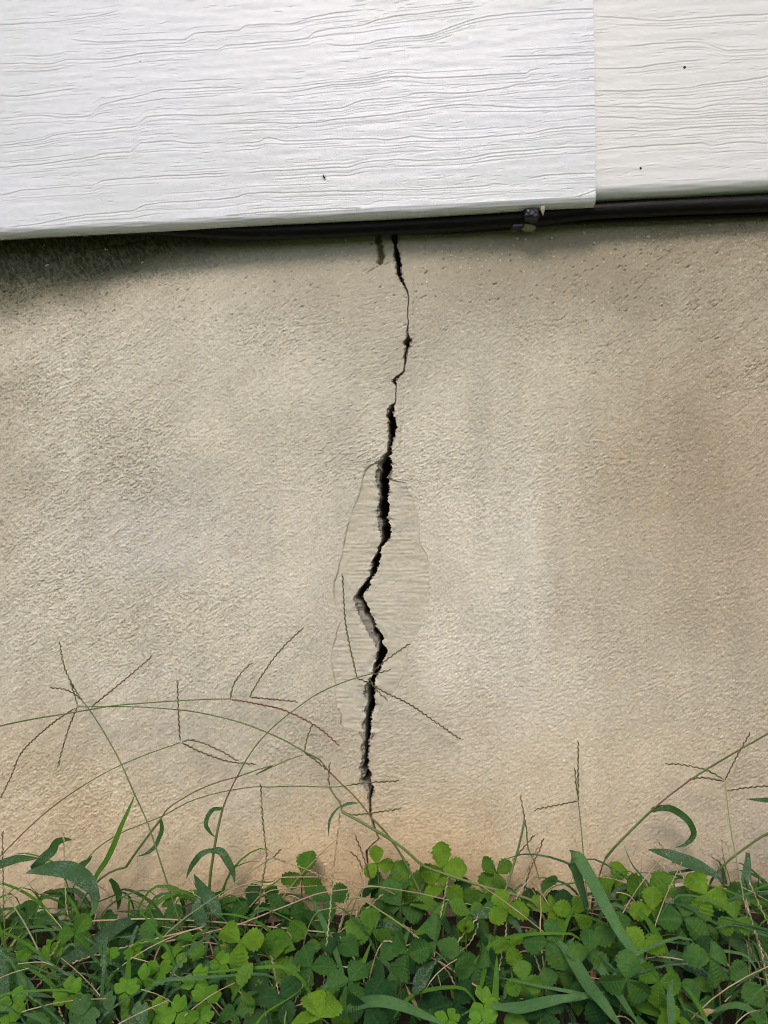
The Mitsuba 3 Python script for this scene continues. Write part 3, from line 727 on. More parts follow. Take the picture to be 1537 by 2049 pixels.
def blade(P, width, nrm=(0.1, -0.8, 0.6), base=0.5, tip=0.0, fold=0.22, nv=7, n=30, twist=0.0):
    """a grass blade along world points P; width in metres"""
    P = smooth_path(P, n)
    T, _, _ = frames(P)
    N0 = np.asarray(nrm, float)
    s = np.cross(T, N0); s /= np.linalg.norm(s, axis=1, keepdims=True) + 1e-9
    for i in range(1, n):
        if s[i] @ s[i - 1] < 0: s[i] = -s[i]
    N = np.cross(s, T)
    t = np.linspace(0, 1, n)
    tw = twist * t
    s, N = s * np.cos(tw)[:, None] + N * np.sin(tw)[:, None], N * np.cos(tw)[:, None] - s * np.sin(tw)[:, None]
    w = width * 0.5 * (base + (1 - base) * sstep(0, 0.3, t)) * np.clip(1 - np.clip((t - 0.45) / 0.55, 0, 1) ** 1.7, 0, 1) ** 0.85
    w = np.maximum(w, width * 0.02 + width * 0.5 * tip)
    v = np.linspace(-1, 1, nv)
    rib = 0.02 * np.cos(v * 9)
    Q = P[:, None] + w[:, None, None] * (v[None, :, None] * s[:, None] + (fold * np.abs(v) + rib)[None, :, None] * N[:, None])
    Q += (0.04 * width * np.sin(t * 21)[:, None] * np.abs(v)[None])[..., None] * N[:, None]
    return grid_mesh(Q), np.stack([np.repeat(t, nv), np.tile(v * .5 + .5, n)], -1)


def world(pts, y0, y1):
    pts = np.asarray(pts, float)
    s = np.r_[0, np.cumsum(np.hypot(*np.diff(pts, axis=0).T))]
    y = y0 + (y1 - y0) * s / s[-1]
    return np.array([at(a, b, c) for (a, b), c in zip(pts, y)])


def spike(P, r=0.00045, step=0.0021, size=0.0013, seed=0):
    """a crabgrass seed spike: a thin axis with small spikelets pressed to it left and right"""
    n = max(int(np.linalg.norm(np.diff(P, axis=0), axis=1).sum() / step), 6)
    Q = smooth_path(P, n)
    g = np.random.default_rng(seed + int(abs(P[0, 0]) * 1e5))
    ms = [tube(Q, np.linspace(r, r * .5, n), 5)]
    T, A, B = frames(Q)
    for i in range(1, n):
        side = (1 if i % 2 else -1)
        o = A[i] * side * g.uniform(.25, .5) * size * .42 + B[i] * g.uniform(-.4, .4) * size * .5
        ax = T[i] + side * 0.16 * A[i]; ax /= np.linalg.norm(ax)
        M = np.stack([A[i] * size * .27, B[i] * size * .27, ax * size * g.uniform(.85, 1.25)])
        ms.append((OCT @ M + Q[i] + o, OCTF))
    return join(ms)


def to_ground(P, g):
    """runs the lower end of a stem on down into the soil"""
    p, q = P[0], P[1]
    d = (p - q) / np.linalg.norm(p - q)
    h = max(p[2] + 0.004, 0.0)
    if h < 0.003: return P
    step = np.array([np.clip(d[0], -.6, .6) * h * .6, -0.1 * h, -h])
    return np.vstack([p + step, p + step * .5 + [d[0] * h * .1, 0, 0], P])


# ------------------------------------------------------------------ plants: tall crabgrass stems in front of the wall
Z6 = lambda *q: [(u * .3643, 1240 + v * .3643) for u, v in q]
Z5 = lambda *q: [(600 + u * .2277, 1200 + v * .2277) for u, v in q]
Z7 = lambda *q: [(440 + u * .3643, 1340 + v * .3643) for u, v in q]
Z8 = lambda *q: [(1000 + u * .3494, 1440 + v * .3494) for u, v in q]
A1 = lambda *q: [(u * .2602, 1650 + v * .2602) for u, v in q]
A2 = lambda *q: [(380 + u * .2602, 1650 + v * .2602) for u, v in q]
A3 = lambda *q: [(760 + u * .2602, 1650 + v * .2602) for u, v in q]
A4 = lambda *q: [(1137 + u * .2602, 1650 + v * .2602) for u, v in q]
B1 = lambda *q: [(u * .1704, 1700 + v * .1704) for u, v in q]
B2 = lambda *q: [(240 + u * .1692, 1750 + v * .1692) for u, v in q]
B3 = lambda *q: [(1280 + u * .1996, 1640 + v * .1996) for u, v in q]

STEMS = [
    ('arching crabgrass stem entering from the left edge of the photo', [('stem_green', [(-90, 1490), (0, 1453), (60, 1440)] + Z6((340, 520), (700, 465), (1260, 435)), -.05, -.022, 1.0, .7)],
     [('spike_green', Z6((1265, 437), (1275, 380), (1320, 300), (1380, 240)), -.022, -.012), ('spike_green', Z6((1370, 425), (1430, 320), (1530, 180)) + [(606, 1258)], -.022, -.02), ('spike_brown', [(500, 1395), (593, 1404)], -.022, -.02),
      ('spike_red', Z6((1265, 437), (1400, 460), (1500, 480)) + [(560, 1418), (582, 1427), (629, 1451), (677, 1491)], -.022, -.016)], []),
    ('long crabgrass stem bending left in an arch across the lower wall', [('stem_green', [(830, 1763), (782, 1679), (742, 1635)], -.034, -.026, 1.5, 1.2), ('stem_red', [(742, 1635), (717, 1602), (677, 1562), (659, 1544), (640, 1520)], -.026, -.024, .9, .8),
      ('stem_green', [(640, 1520), (609, 1504), (560, 1477)] + Z6((1250, 545), (980, 495), (700, 478), (500, 478), (425, 478)), -.024, -.03, .9, .6)],
     [('spike_green', Z6((425, 480), (370, 620), (320, 805)), -.03, -.02), ('spike_brown', Z6((410, 488), (240, 610), (100, 760), (70, 840), (0, 980)), -.03, -.02), ('spike_green', [(609, 1505), (614, 1480), (624, 1453)], -.024, -.016),
      ('spike_green', [(609, 1506), (632, 1522), (659, 1545)], -.024, -.02)], []),
    ('crabgrass stem leaning left with its star of seed spikes high on the left', [('stem_green', A1((1500, 1100), (1430, 900), (1360, 680), (1280, 430), (1190, 150), (1140, 0)) + Z6((740, 960), (650, 760), (560, 600), (480, 480), (455, 450)), -.085, -.032, 1.0, .7)],
     [('spike_green', Z6((455, 450), (400, 360), (350, 250), (330, 130)), -.032, -.03), ('spike_brown', Z6((455, 450), (385, 395), (330, 378), (280, 375)), -.032, -.026), ('spike_brown', Z6((500, 480), (600, 400), (720, 300), (830, 205)), -.032, -.014),
      ('spike_green', Z6((425, 475), (405, 400), (385, 340)), -.032, -.03)], []),
    ('thin reddish crabgrass stem rising from the lower left to a three pronged head', [('stem_red', Z6((-60, 1380), (0, 1300), (60, 1240), (150, 1150), (300, 1020), (420, 935)), -.05, -.034, .9, .7), ('stem_green', Z6((420, 935), (650, 805), (820, 735), (990, 675)), -.034, -.026, .7, .55)],
     [('spike_brown', Z6((990, 670), (980, 500), (975, 340)), -.026, -.02), ('spike_brown', Z6((1000, 675), (1150, 745), (1290, 785), (1395, 792)), -.026, -.016), ('spike_green', Z6((1000, 672), (1035, 662), (1200, 715), (1300, 775)), -.026, -.018)], []),
    ('tall crabgrass stem with red middle whose head crosses the crack', [('stem_green', [(419, 1800)] + Z6((1150, 1480), (1180, 1240), (1222, 1040)), -.045, -.038, 1.9, 1.5), ('stem_red', Z6((1222, 1040), (1250, 970), (1310, 850)), -.038, -.036, 1.0, .8),
      ('stem_green', Z6((1310, 850), (1400, 700), (1500, 590)) + Z7((390, 235), (560, 120), (750, 45)) + [(737, 1350), (748, 1347)], -.036, -.026, .8, .6)],
     [('spike_green', [(714, 1355), (707, 1323), (698, 1284), (691, 1241), (688, 1200), (686, 1153)], -.027, -.02), ('spike_brown', [(744, 1348), (757, 1334), (789, 1309), (819, 1289)], -.026, -.02), ('spike_green', [(746, 1349), (780, 1341)], -.026, -.02),
      ('spike_green', [(739, 1355), (748, 1373), (773, 1398)], -.026, -.03), ('spike_brown', [(714, 1357), (741, 1368), (768, 1384), (819, 1409), (873, 1446), (919, 1478)], -.027, -.014)],
     [('blade_dark', [(444, 1619), (430, 1619), (418, 1630), (412, 1648), (420, 1665), (432, 1676)], 9, -.038, -.045), ('blade_dark', [(424, 1703), (440, 1703), (456, 1724), (466, 1745), (470, 1768)], 15, -.042, -.055), ('blade_dark', [(424, 1702), (405, 1708), (393, 1720), (380, 1740), (373, 1757)], 12, -.042, -.05)]),
    ('olive crabgrass stem curving up to the right beneath the middle of the wall', [('stem_green', Z6((480, 1500), (620, 1380), (690, 1360)), -.05, -.045, 1.1, 1.3), ('stem_green', Z6((690, 1360), (760, 1260), (880, 1100)), -.045, -.042, 1.5, 1.3),
      ('stem_red', Z6((880, 1100), (920, 1040), (1000, 985), (1100, 930), (1300, 865)), -.042, -.034, .9, .7), ('stem_green', Z6((1300, 865), (1500, 800)) + Z7((200, 575), (320, 520), (400, 485), (455, 470)), -.034, -.026, .7, .5)],
     [], [('blade_dark', Z6((880, 1098), (890, 1150), (870, 1210), (840, 1260), (750, 1300)), 9, -.042, -.05)]),
    ('faint crabgrass stem lying nearly level low across the wall', [('stem_green', Z6((500, 1290), (650, 1180), (900, 1075), (1040, 1000), (1250, 940), (1430, 917)) + Z7((225, 645), (450, 640), (600, 645), (700, 638)), -.04, -.028, .7, .6)],
     [('spike_green', [(695, 1572), (739, 1566), (795, 1563)], -.028, -.02), ('spike_green', [(659, 1574), (658, 1550), (660, 1529)], -.028, -.02)], []),
    ('jointed crabgrass stem under the crack with thin curled leaves at its joint', [('stem_green', [(1062, 1801), (968, 1774), (900, 1752), (852, 1735), (804, 1695), (750, 1661), (684, 1624)], -.07, -.03, 1.4, 1.7), ('stem_green', [(684, 1622), (680, 1606), (668, 1590), (659, 1573)], -.03, -.026, 1.1, .9)],
     [('spike_green', [(688, 1624), (710, 1631), (750, 1626), (801, 1618)], -.03, -.014)],
     [('blade_dusty', [(680, 1614), (666, 1630), (659, 1645), (657, 1673)], 5, -.03, -.035), ('blade_dusty', [(681, 1616), (700, 1608), (720, 1607)], 6, -.03, -.03)]),
    ('long twisted dry seed spike hanging straight down left of the crack foot', [], [('spike_tan', [(680, 1622), (678, 1650), (672, 1700), (666, 1754), (661, 1819), (653, 1897), (648, 1970), (645, 2033)], -.03, -.14)], []),
    ('slim upright twisted seed spike standing alone below the middle of the wall', [], [('spike_green', [(513, 1852), (520, 1796), (526, 1759), (533, 1718), (530, 1680), (526, 1642), (522, 1571)], -.075, -.03)], []),
    ('pale straight grass stem slanting up to a drooping spike over strawberry leaves', [('stem_pale', A1((60, 1640), (380, 1160), (1000, 1100)) [:0] + [(330, 1872), (380, 1830), (460, 1776), (532, 1724), (546, 1716)], -.10, -.045, .8, .6)],
     [('spike_tan', [(546, 1716), (588, 1731), (614, 1740), (661, 1765)], -.045, -.05), ('spike_green', [(546, 1716), (556, 1706), (561, 1701)], -.045, -.04)], []),
    ('upright thin crabgrass stem with a side spike on the right half of the wall', [('stem_green', [(1176, 1830), (1175, 1800), (1170, 1740), (1164, 1667), (1157, 1603)], -.07, -.032, .8, .6)],
     [('spike_green', [(1157, 1603), (1157, 1550), (1157, 1485)], -.032, -.026), ('spike_green', [(1157, 1603), (1115, 1611), (1072, 1620)], -.032, -.022), ('spike_green', [(1156, 1592), (1153, 1570), (1151, 1541)], -.032, -.03)], []),
    ('long crabgrass stem with a red middle slanting off the right edge of the photo', [('stem_red', [(1203, 1740), (1212, 1718)], -.02, -.022, .8, .9), ('stem_green', [(1212, 1718), (1227, 1699), (1265, 1660), (1304, 1622)], -.022, -.03, 1.5, 1.3), ('stem_red', [(1304, 1622), (1340, 1592), (1384, 1559)], -.03, -.034, .9, .9),
      ('stem_green', [(1384, 1559), (1430, 1530), (1479, 1501), (1537, 1468), (1640, 1410)], -.034, -.05, 1.0, .9)], [],
     [('blade_dark', [(1305, 1622), (1335, 1617), (1365, 1632), (1382, 1650), (1388, 1668), (1374, 1688), (1350, 1696)], 14, -.03, -.03)]),
    ('slender crabgrass stem with a three pronged head near the right edge', [('stem_pale', [(1497, 1840), (1489, 1800), (1478, 1740), (1465, 1674), (1456, 1610), (1451, 1562)], -.09, -.035, .8, .6)],
     [('spike_brown', [(1451, 1561), (1479, 1506), (1501, 1468)], -.035, -.03), ('spike_green', [(1449, 1561), (1409, 1540), (1370, 1531), (1335, 1529)], -.035, -.02), ('spike_brown', [(1449, 1564), (1416, 1557), (1379, 1561)], -.035, -.02)], []),
    ('leafy crabgrass stem coming in low from the right edge beside the wall', [('stem_green', [(1640, 1640), (1537, 1668), (1490, 1698), (1440, 1740), (1420, 1770)][::-1], -.04, -.07, 1.2, 1.2)],
     [('spike_brown', [(1640, 1570), (1537, 1573), (1489, 1577), (1459, 1583)], -.06, -.03)], [('blade_dark', [(1640, 1610), (1580, 1606), (1537, 1602), (1493, 1599)], 12, -.07, -.04)]),
    ('dark green grass stem with a fork of thin spikes right of the crack foot', [('stem_green', [(1006, 1800), (1016, 1768), (1038, 1695), (1050, 1640)], -.05, -.03, 1.9, 1.1)],
     [('spike_brown', [(1054, 1664), (1047, 1622), (1042, 1594)], -.03, -.022), ('stem_green', [(1054, 1664), (1056, 1692), (1070, 1727), (1079, 1761)], -.03, -.04), ('spike_brown', [(1024, 1722), (1052, 1692), (1068, 1672)], -.032, -.025), ('spike_brown', [(1045, 1800), (1059, 1747), (1082, 1695), (1086, 1681)], -.05, -.03)], []),
    ('pink dry stem lying along the foot of the wall over the leaves', [('stem_pink', [(165, 1847), (234, 1841), (312, 1839), (400, 1843), (510, 1852), (653, 1866), (700, 1871)], -.07, -.07, 1.0, .8)], [], []),
    ('pinkish stem rising slowly from the left and passing the crack foot', [('stem_pink', [(330, 1885), (380, 1874), (458, 1856), (562, 1817), (653, 1785), (744, 1774), (790, 1790)], -.11, -.045, .9, .6)], [], []),
    ('thin pink stem sagging in front of the wall below the small trifoliate leaf', [('stem_pink', [(440, 1795), (500, 1767), (560, 1756), (640, 1755), (720, 1768)], -.06, -.04, .7, .6)], [], []),
    ('pale wiry stem slanting down to the right over the strawberry leaves', [('stem_pale', [(735, 1772), (830, 1786), (905, 1803), (1000, 1822), (1030, 1832)], -.05, -.07, .7, .6)], [], []),
    ('pale green runner slanting from the crack foot down to the right', [('stem_pale', [(712, 1795), (760, 1822), (830, 1871), (885, 1916), (925, 1955), (1000, 2000)], -.06, -.14, .9, .8)], [], []),
    ('brown and tan runner low among the leaves below the crack', [('stem_pink', [(770, 1883), (820, 1903), (880, 1925), (940, 1965), (1000, 2000)], -.10, -.17, .8, .8)],
     [('spike_tan', [(806, 1849), (848, 1906), (858, 1945), (873, 2010)], -.09, -.13), ('spike_tan', [(880, 1925), (904, 1958), (916, 1988)], -.12, -.14), ('spike_tan', [(892, 1915), (920, 1880), (956, 1836)], -.12, -.09), ('spike_tan', [(892, 1918), (930, 1898), (957, 1850)], -.12, -.09)], []),
    ('thick tan seed spike lying across the clover at the lower left', [('stem_pink', [(400, 1858), (360, 1867), (323, 1876)], -.11, -.11, .8, .8)], [('spike_tan', [(323, 1876), (280, 1888), (234, 1900), (156, 1923), (99, 1950)], -.11, -.13)], []),
    ('forked seed head of pale spikes in the lower left corner', [('stem_pale', [(0, 1765), (13, 1790), (52, 1853), (96, 1947)], -.09, -.12, .8, .9)],
     [('spike_tan', [(96, 1949), (70, 1980), (34, 2038), (20, 2060)], -.12, -.17), ('spike_tan', [(97, 1950), (107, 1985), (116, 2010), (130, 2055)], -.12, -.17), ('spike_tan', [(120, 1880), (90, 1930), (58, 1965)], -.12, -.13)], []),
    ('frosted grey seed spike standing in front of the big leaf at the left', [], [('spike_tan', [(136, 1830), (134, 1824), (131, 1780), (130, 1741), (127, 1666)], -.085, -.055)], []),
    ('thick green seed spike at the very left edge of the photo', [], [('spike_green', [(12, 1900), (9, 1858), (6, 1750), (5, 1666)], -.11, -.07)], []),
    ('seed spikes bunched like a broom at the lower right edge', [('stem_pale', [(1493, 1800), (1510, 1862), (1528, 1930), (1540, 1990)], -.10, -.15, .7, .7)],
     [('spike_tan', [(1486, 1793), (1500, 1830), (1517, 1880), (1532, 1940)], -.10, -.14), ('spike_tan', [(1499, 1762), (1515, 1800), (1537, 1845), (1560, 1880)], -.09, -.12), ('spike_tan', [(1427, 1895), (1460, 1935), (1490, 1965), (1512, 1987)], -.12, -.15),
      ('spike_green', [(1485, 1868), (1510, 1915), (1530, 1950)], -.12, -.14), ('spike_green', [(1497, 1895), (1500, 1945), (1501, 2000)], -.13, -.16), ('spike_green', [(1455, 2018), (1490, 2005), (1530, 1990)], -.15, -.16), ('spike_tan', [(1502, 2045), (1512, 2015), (1518, 2000)], -.17, -.16)], []),
    ('short yellow tipped grass spray against the wall near the right edge', [('stem_green', [(1447, 1780), (1452, 1740), (1444, 1693)], -.035, -.025, .6, .4), ('stem_green', [(1470, 1800), (1458, 1752), (1446, 1715)], -.04, -.03, .6, .4)],
     [('spike_tan', [(1456, 1720), (1458, 1700), (1447, 1683)], -.03, -.02), ('spike_tan', [(1424, 1712), (1433, 1721), (1441, 1722)], -.03, -.02), ('spike_tan', [(1388, 1818), (1370, 1760), (1345, 1723), (1318, 1685)], -.06, -.02)], []),
    ('pale upright seed spikes in a loose fan at the bottom left of centre', [('stem_pale', [(574, 2065), (570, 2040), (573, 2025)], -.20, -.18, .8, .7)],
     [('spike_tan', [(570, 2038), (560, 2000), (553, 1965), (543, 1914)], -.18, -.13), ('spike_green', [(566, 2020), (553, 1990), (540, 1965)], -.18, -.15), ('spike_tan', [(572, 2036), (590, 2005), (607, 1970)], -.18, -.15), ('spike_green', [(533, 2050), (530, 2020), (525, 1995)], -.19, -.17), ('spike_green', [(616, 2000), (617, 1975), (621, 1947)], -.17, -.15)], []),
    ('bent straw coloured spikes crossing in front of a dark red berry', [('stem_pale', [(640, 1822), (690, 1817), (661, 1822)][:2], -.075, -.075, .6, .6)],
     [('spike_tan', [(676, 1866), (684, 1840), (692, 1800), (704, 1768)], -.085, -.06), ('spike_tan', [(676, 1867), (700, 1850), (730, 1822), (765, 1790)], -.085, -.06), ('spike_tan', [(680, 1874), (704, 1910), (722, 1950), (740, 1983)], -.09, -.13), ('spike_tan', [(711, 1838), (720, 1805), (726, 1775), (715, 1735)], -.06, -.04), ('spike_brown', [(725, 1745), (717, 1720), (704, 1707)], -.03, -.025), ('spike_brown', [(740, 1764), (733, 1732), (722, 1700), (712, 1675)], -.035, -.02)], []),
    ('knotted pale spikes rising through the leaves right of the crack foot', [],
     [('spike_tan', [(869, 1915), (872, 1884), (885, 1819), (897, 1754)], -.11, -.045), ('spike_tan', [(998, 1945), (1006, 1900), (1013, 1860), (1013, 1830)], -.13, -.09), ('spike_tan', [(1040, 1800), (1050, 1765), (1060, 1730), (1076, 1697)], -.06, -.03), ('spike_tan', [(1095, 1988), (1080, 1940), (1062, 1890), (1052, 1862)], -.14, -.10), ('straw_mat', [(1090, 1942), (1084, 1900), (1081, 1850), (1083, 1822), (1081, 1792)], -.12, -.08)], []),
]
for lab, culms, spikes, leaves in STEMS:
    t = thing('crabgrass_stem', lab, 'grass')
    for i, (m, pts, y0, y1, r0, r1) in enumerate(culms):
        P = world(pts, y0, y1)
        if i == 0: P = to_ground(P, rng) if P[0, 2] < 0.09 else P
        n = max(10, int(np.linalg.norm(np.diff(P, axis=0), axis=1).sum() / 0.006))
        part(t, 'stalk', tube(smooth_path(P, n), np.linspace(r0, r1, n) * 0.00066, 7), m)
    for i, (m, pts, y0, y1) in enumerate(spikes):
        P = world(pts, y0, y1)
        if m in ('stem_green', 'straw_mat'): part(t, 'twig', tube(smooth_path(P, 20), np.linspace(.0006, .0004, 20), 6), m)
        else: part(t, 'seed_spike', spike(P, 0.00035, 0.0020, 0.00195, i), m)
    for m, pts, w, y0, y1 in leaves:
        b_, uv = blade(world(pts, y0, y1), w * 0.00039, base=0.7)
        part(t, 'leaf_blade', b_, m, uv=uv)

# ------------------------------------------------------------------ plants: single broad blades
BLADES = [
    ('bright slim grass blade pointing up at the left of the wall', 'blade_fresh', A1((700, 520), (740, 400), (830, 260), (940, 0)) + [(273, 1585)], 12, -.05, -.03),
    ('wide dusty leaf folded over at the left foot of the wall', 'blade_dusty', A1((740, 580), (715, 500), (620, 400), (500, 345), (350, 345), (200, 375)), 33, -.075, -.07),
    ('dark leaf reaching in from the left edge under the wall', 'blade_dark', A1((-120, 340), (0, 310), (150, 265), (300, 262)), 18, -.07, -.06),
    ('wavy dark leaf standing up with its tip curled right at the left', 'blade_dark', A1((240, 340), (330, 270), (405, 200), (440, 140), (490, 118), (555, 120)), 22, -.05, -.04),
    ('short blunt leaf angled up right behind the wide dusty leaf', 'blade_dark', A1((500, 400), (580, 350), (650, 300), (712, 240)), 17, -.06, -.035),
    ('narrow dark leaf hanging against the wall left of centre', 'leaf_dark', A1((845, 420), (890, 480), (915, 560), (905, 662)), 14, -.03, -.03),
    ('thin pale folded blade hanging by the left foot of the wall', 'blade_blue', A1((715, 510), (745, 570), (730, 640), (650, 735)), 11, -.06, -.07),
    ('broad powdery blade crossing the clover at the left', 'blade_dusty', A1((470, 1060), (600, 1010), (720, 940), (850, 820), (1000, 740), (1120, 700)), 32, -.13, -.06),
    ('bluish blade slanting down in the lower left corner', 'blade_blue', A1((-120, 1020), (0, 1080), (150, 1180), (260, 1290), (340, 1390)), 19, -.13, -.15),
    ('upright green blade beside the clover at the lower left', 'blade_fresh', A1((955, 1600), (962, 1400), (985, 1150), (992, 955)), 13, -.19, -.14),
    ('dark mottled leaf behind the clover at the lower left', 'blade_dusty', A1((1000, 1160), (1060, 1060), (1150, 950), (1240, 870)), 20, -.12, -.10),
    ('white dusted finger shaped leaf above the clover', 'blade_white', A1((1480, 1090), (1400, 1120), (1340, 1190), (1290, 1270)), 17, -.12, -.14),
    ('dark upright leaf at the bottom left edge of the photo', 'blade_dusty', [(12, 2060), (8, 1990), (4, 1930), (2, 1890)], 20, -.17, -.14),
    ('oblong dusty leaf pointing down over the foot of the wall', 'blade_dusty', B2((1000, 620), (960, 520), (915, 380), (925, 260)), 25, -.085, -.07),
    ('ragged frosted leaf tapering up beside the oblong dusty leaf', 'blade_dusty', B2((1190, 510), (1100, 340), (990, 200), (880, 0)), 24, -.075, -.05),
    ('smooth green leaf below the white dusted leaf left of centre', 'blade_dark', B2((870, 1020), (960, 1070), (1080, 1180), (1180, 1320)), 22, -.12, -.15),
    ('yellow green narrow blade rising right toward the wall base', 'blade_fresh', B2((235, 470), (400, 370), (560, 260), (760, 190)), 9, -.06, -.04),
    ('long dark blade lying under the pink dry stem at the left', 'blade_dark', A1((700, 930), (850, 830), (1050, 780), (1260, 735)), 24, -.09, -.05),
    ('fresh pointed blade dipping left below the crack foot', 'blade_fresh', A3((500, 600), (455, 690), (390, 770), (250, 850)), 20, -.065, -.09),
    ('long grey green blade arching out of the bottom centre', 'blade_blue', [(684, 2034), (700, 2019), (718, 2010), (744, 2004), (780, 2006), (812, 2016), (850, 2032), (900, 2055)], 16, -.18, -.21),
    ('wide smooth bent blade folded sharply in front of the wall at right', 'blade_blue', A4((140, 640), (100, 500), (60, 350), (25, 255), (40, 232), (80, 250), (130, 330), (300, 640), (450, 900), (600, 1100), (760, 1320)), 22, -.085, -.17),
    ('large dusty lance leaf against the wall at the right', 'blade_dusty', A4((1150, 395), (1000, 325), (850, 262), (720, 215), (615, 195)), 26, -.05, -.02),
    ('long fresh blade cutting down through the right hand leaves', 'blade_fresh', A4((540, 660), (640, 780), (740, 980), (800, 1180), (920, 1480)), 13, -.09, -.18),
    ('pale green blade crossing the bottom right quarter steeply', 'blade_blue', A4((-80, 900), (0, 990), (150, 1230), (300, 1420), (430, 1590)), 20, -.14, -.22),
    ('thinner pale blade slanting to the bottom edge right of the steep pale green blade', 'blade_blue', A4((50, 910), (230, 1090), (400, 1330), (560, 1560)), 13, -.13, -.21),
    ('short broad blade standing at the bottom right of centre', 'blade_blue', A4((790, 1580), (790, 1400), (785, 1270), (810, 1180)), 12, -.22, -.18),
    ('frosted leaf slanting down at the right among the seed spikes', 'blade_dusty', A4((1150, 780), (1230, 850), (1310, 930), (1430, 1090)), 24, -.10, -.13),
    ('frosted leaf tip bending down below the big dark trio', 'blade_dusty', A4((780, 980), (900, 1060), (1000, 1130), (1085, 1270)), 24, -.12, -.15),
    ('upright mottled leaf bent over near the right edge', 'blade_dusty', A4((1380, 215), (1372, 380), (1340, 520), (1260, 610), (1150, 660)), 17, -.04, -.075),
    ('grey green blade pointing right across the bottom', 'blade_blue', A4((-100, 1360), (0, 1340), (150, 1312), (285, 1288)), 10, -.18, -.18),
    ('wide flat blade reaching right along the bottom edge', 'blade_blue', A3((860, 1400), (1050, 1410), (1250, 1370), (1400, 1340), (1600, 1310)), 15, -.19, -.19),
    ('frosted arching leaf lying over strawberry leaves right of the crack', 'blade_dusty', A3((640, 730), (760, 690), (900, 690), (1030, 750), (1110, 920)), 16, -.085, -.10),
    ('dusty leaf rising at the bottom below the crack', 'blade_dusty', A3((270, 1300), (320, 1190), (370, 1110), (430, 1050)), 22, -.17, -.14),
    ('thin upright blade among the leaves right of centre', 'blade_fresh', A3((760, 1320), (800, 1150), (830, 980), (858, 830)), 7, -.17, -.11),
    ('upright narrow blade at the bottom right of centre', 'blade_fresh', A3((870, 1560), (885, 1350), (895, 1180), (900, 1000)), 10, -.20, -.15),
    ('curved thin blade leaning right at the bottom', 'blade_blue', A3((960, 1340), (975, 1270), (1020, 1210), (1090, 1190)), 8, -.17, -.15),
    ('narrow blade slanting up right beside the bent blade', 'blade_fresh', A3((1300, 1120), (1380, 920), (1450, 720), (1540, 560)), 8, -.13, -.07),
    ('blunt pale blade tip pointing up right below the bent blade', 'blade_blue', A3((1280, 1150), (1350, 1050), (1430, 950), (1505, 860)), 12, -.14, -.11),
    ('narrow grey blade crossing the dark leaves left of the bottom centre', 'blade_blue', A2((950, 1400), (1020, 1280), (1100, 1180), (1175, 1090)), 7, -.17, -.14),
    ('long straight blue green blade slanting through the leaves left of the red berry', 'blade_blue', A2((930, 560), (1020, 740), (1120, 980), (1215, 1290)), 11, -.06, -.14),
    ('straight green blade rising beneath the red berry', 'blade_fresh', A2((1240, 1400), (1290, 1200), (1350, 1020), (1400, 890)), 9, -.17, -.11),
]
for lab, m, pts, w, y0, y1 in BLADES:
    t = thing('grass_blade', lab, 'grass blade')
    b_, uv = blade(world(pts, y0, y1), w * 0.00038, nrm=(0.08, -0.75, 0.65), n=36)
    part(t, 'leaf', b_, m, uv=uv)

# ------------------------------------------------------------------ plants: strawberry leaves (three leaflets on a stalk)
NRM = np.array([0.0, -0.74, 0.67])


def trifoliate(name, cat, px, py, size, rot, mat, label, z=None, group=None, kind='berry', spread=108, lens=(1, .95, .95), tilt=None, mat2=None, keep=(0, 1, 2)):
    g = np.random.default_rng(int(px * 7 + py * 13))
    if z is None: C = at(px, py, -0.022 - g.uniform(0, .012)) if py < 1785 else onz(px, py, g.uniform(0.018, 0.046))
    else: C = onz(px, py, z)
    if C[1] > -0.02: C = at(px, py, -0.022)
    depth = (C - CAM) @ FWD
    L = size * depth / F * (1.08 if kind == 'berry' else 1.08)
    n = NRM + g.normal(0, .24, 3) + (np.array(tilt) if tilt else 0)
    if C[1] > -0.05: n = n + np.array([0, -.35, 0])
    n /= np.linalg.norm(n)
    e1 = np.array([1.0, 0, 0]); e1 -= n * (e1 @ n); e1 /= np.linalg.norm(e1)
    e2 = np.cross(n, e1)
    t = thing(name, label, cat, group)
    for i, da in enumerate((0, spread, -spread)):
        if i not in keep: continue
        a = math.radians(rot + da + g.uniform(-9, 9))
        d = math.sin(a) * e1 + math.cos(a) * e2 + n * g.uniform(-.28, .22)
        if kind == 'berry':
            m_, uv = leaflet(C - d * L * .03, d, n + g.normal(0, .16, 3), L * lens[i], wide=g.uniform(.84, .98), teeth=int(g.integers(5, 8)), cup=g.uniform(.0, .55), droop=g.uniform(.02, .45), twist=g.uniform(-.45, .45))
        else:
            m_, uv = heart(C + d * L * .04, d, n + g.normal(0, .2, 3), L * lens[i] * g.uniform(.9, 1.05), wide=g.uniform(1.0, 1.2), fold=g.uniform(.02, .35), droop=g.uniform(-.05, .2))
        if m_[0][:, 1].max() > -0.004:
            v_ = m_[0].copy(); v_[:, 1] = np.minimum(v_[:, 1], -0.004 - 0.1 * np.clip(v_[:, 1] + .03, 0, 1)); m_ = (v_, m_[1])
        part(t, 'leaflet', m_, (mat2 if mat2 and i == 0 else mat), uv=uv)
    foot = np.array([C[0] + g.uniform(-.012, .012), min(C[1] + g.uniform(-.004, .02), -.008), -0.010 + GZ(C[0])])
    Pm = (C + foot) / 2 + np.array([g.uniform(-.005, .005), 0.004, .004])
    part(t, 'stalk', tube(smooth_path([foot, Pm, C], 9), np.linspace(.0007, .0005, 9) * (1 if kind == 'berry' else .6), 6), 'stem_green')


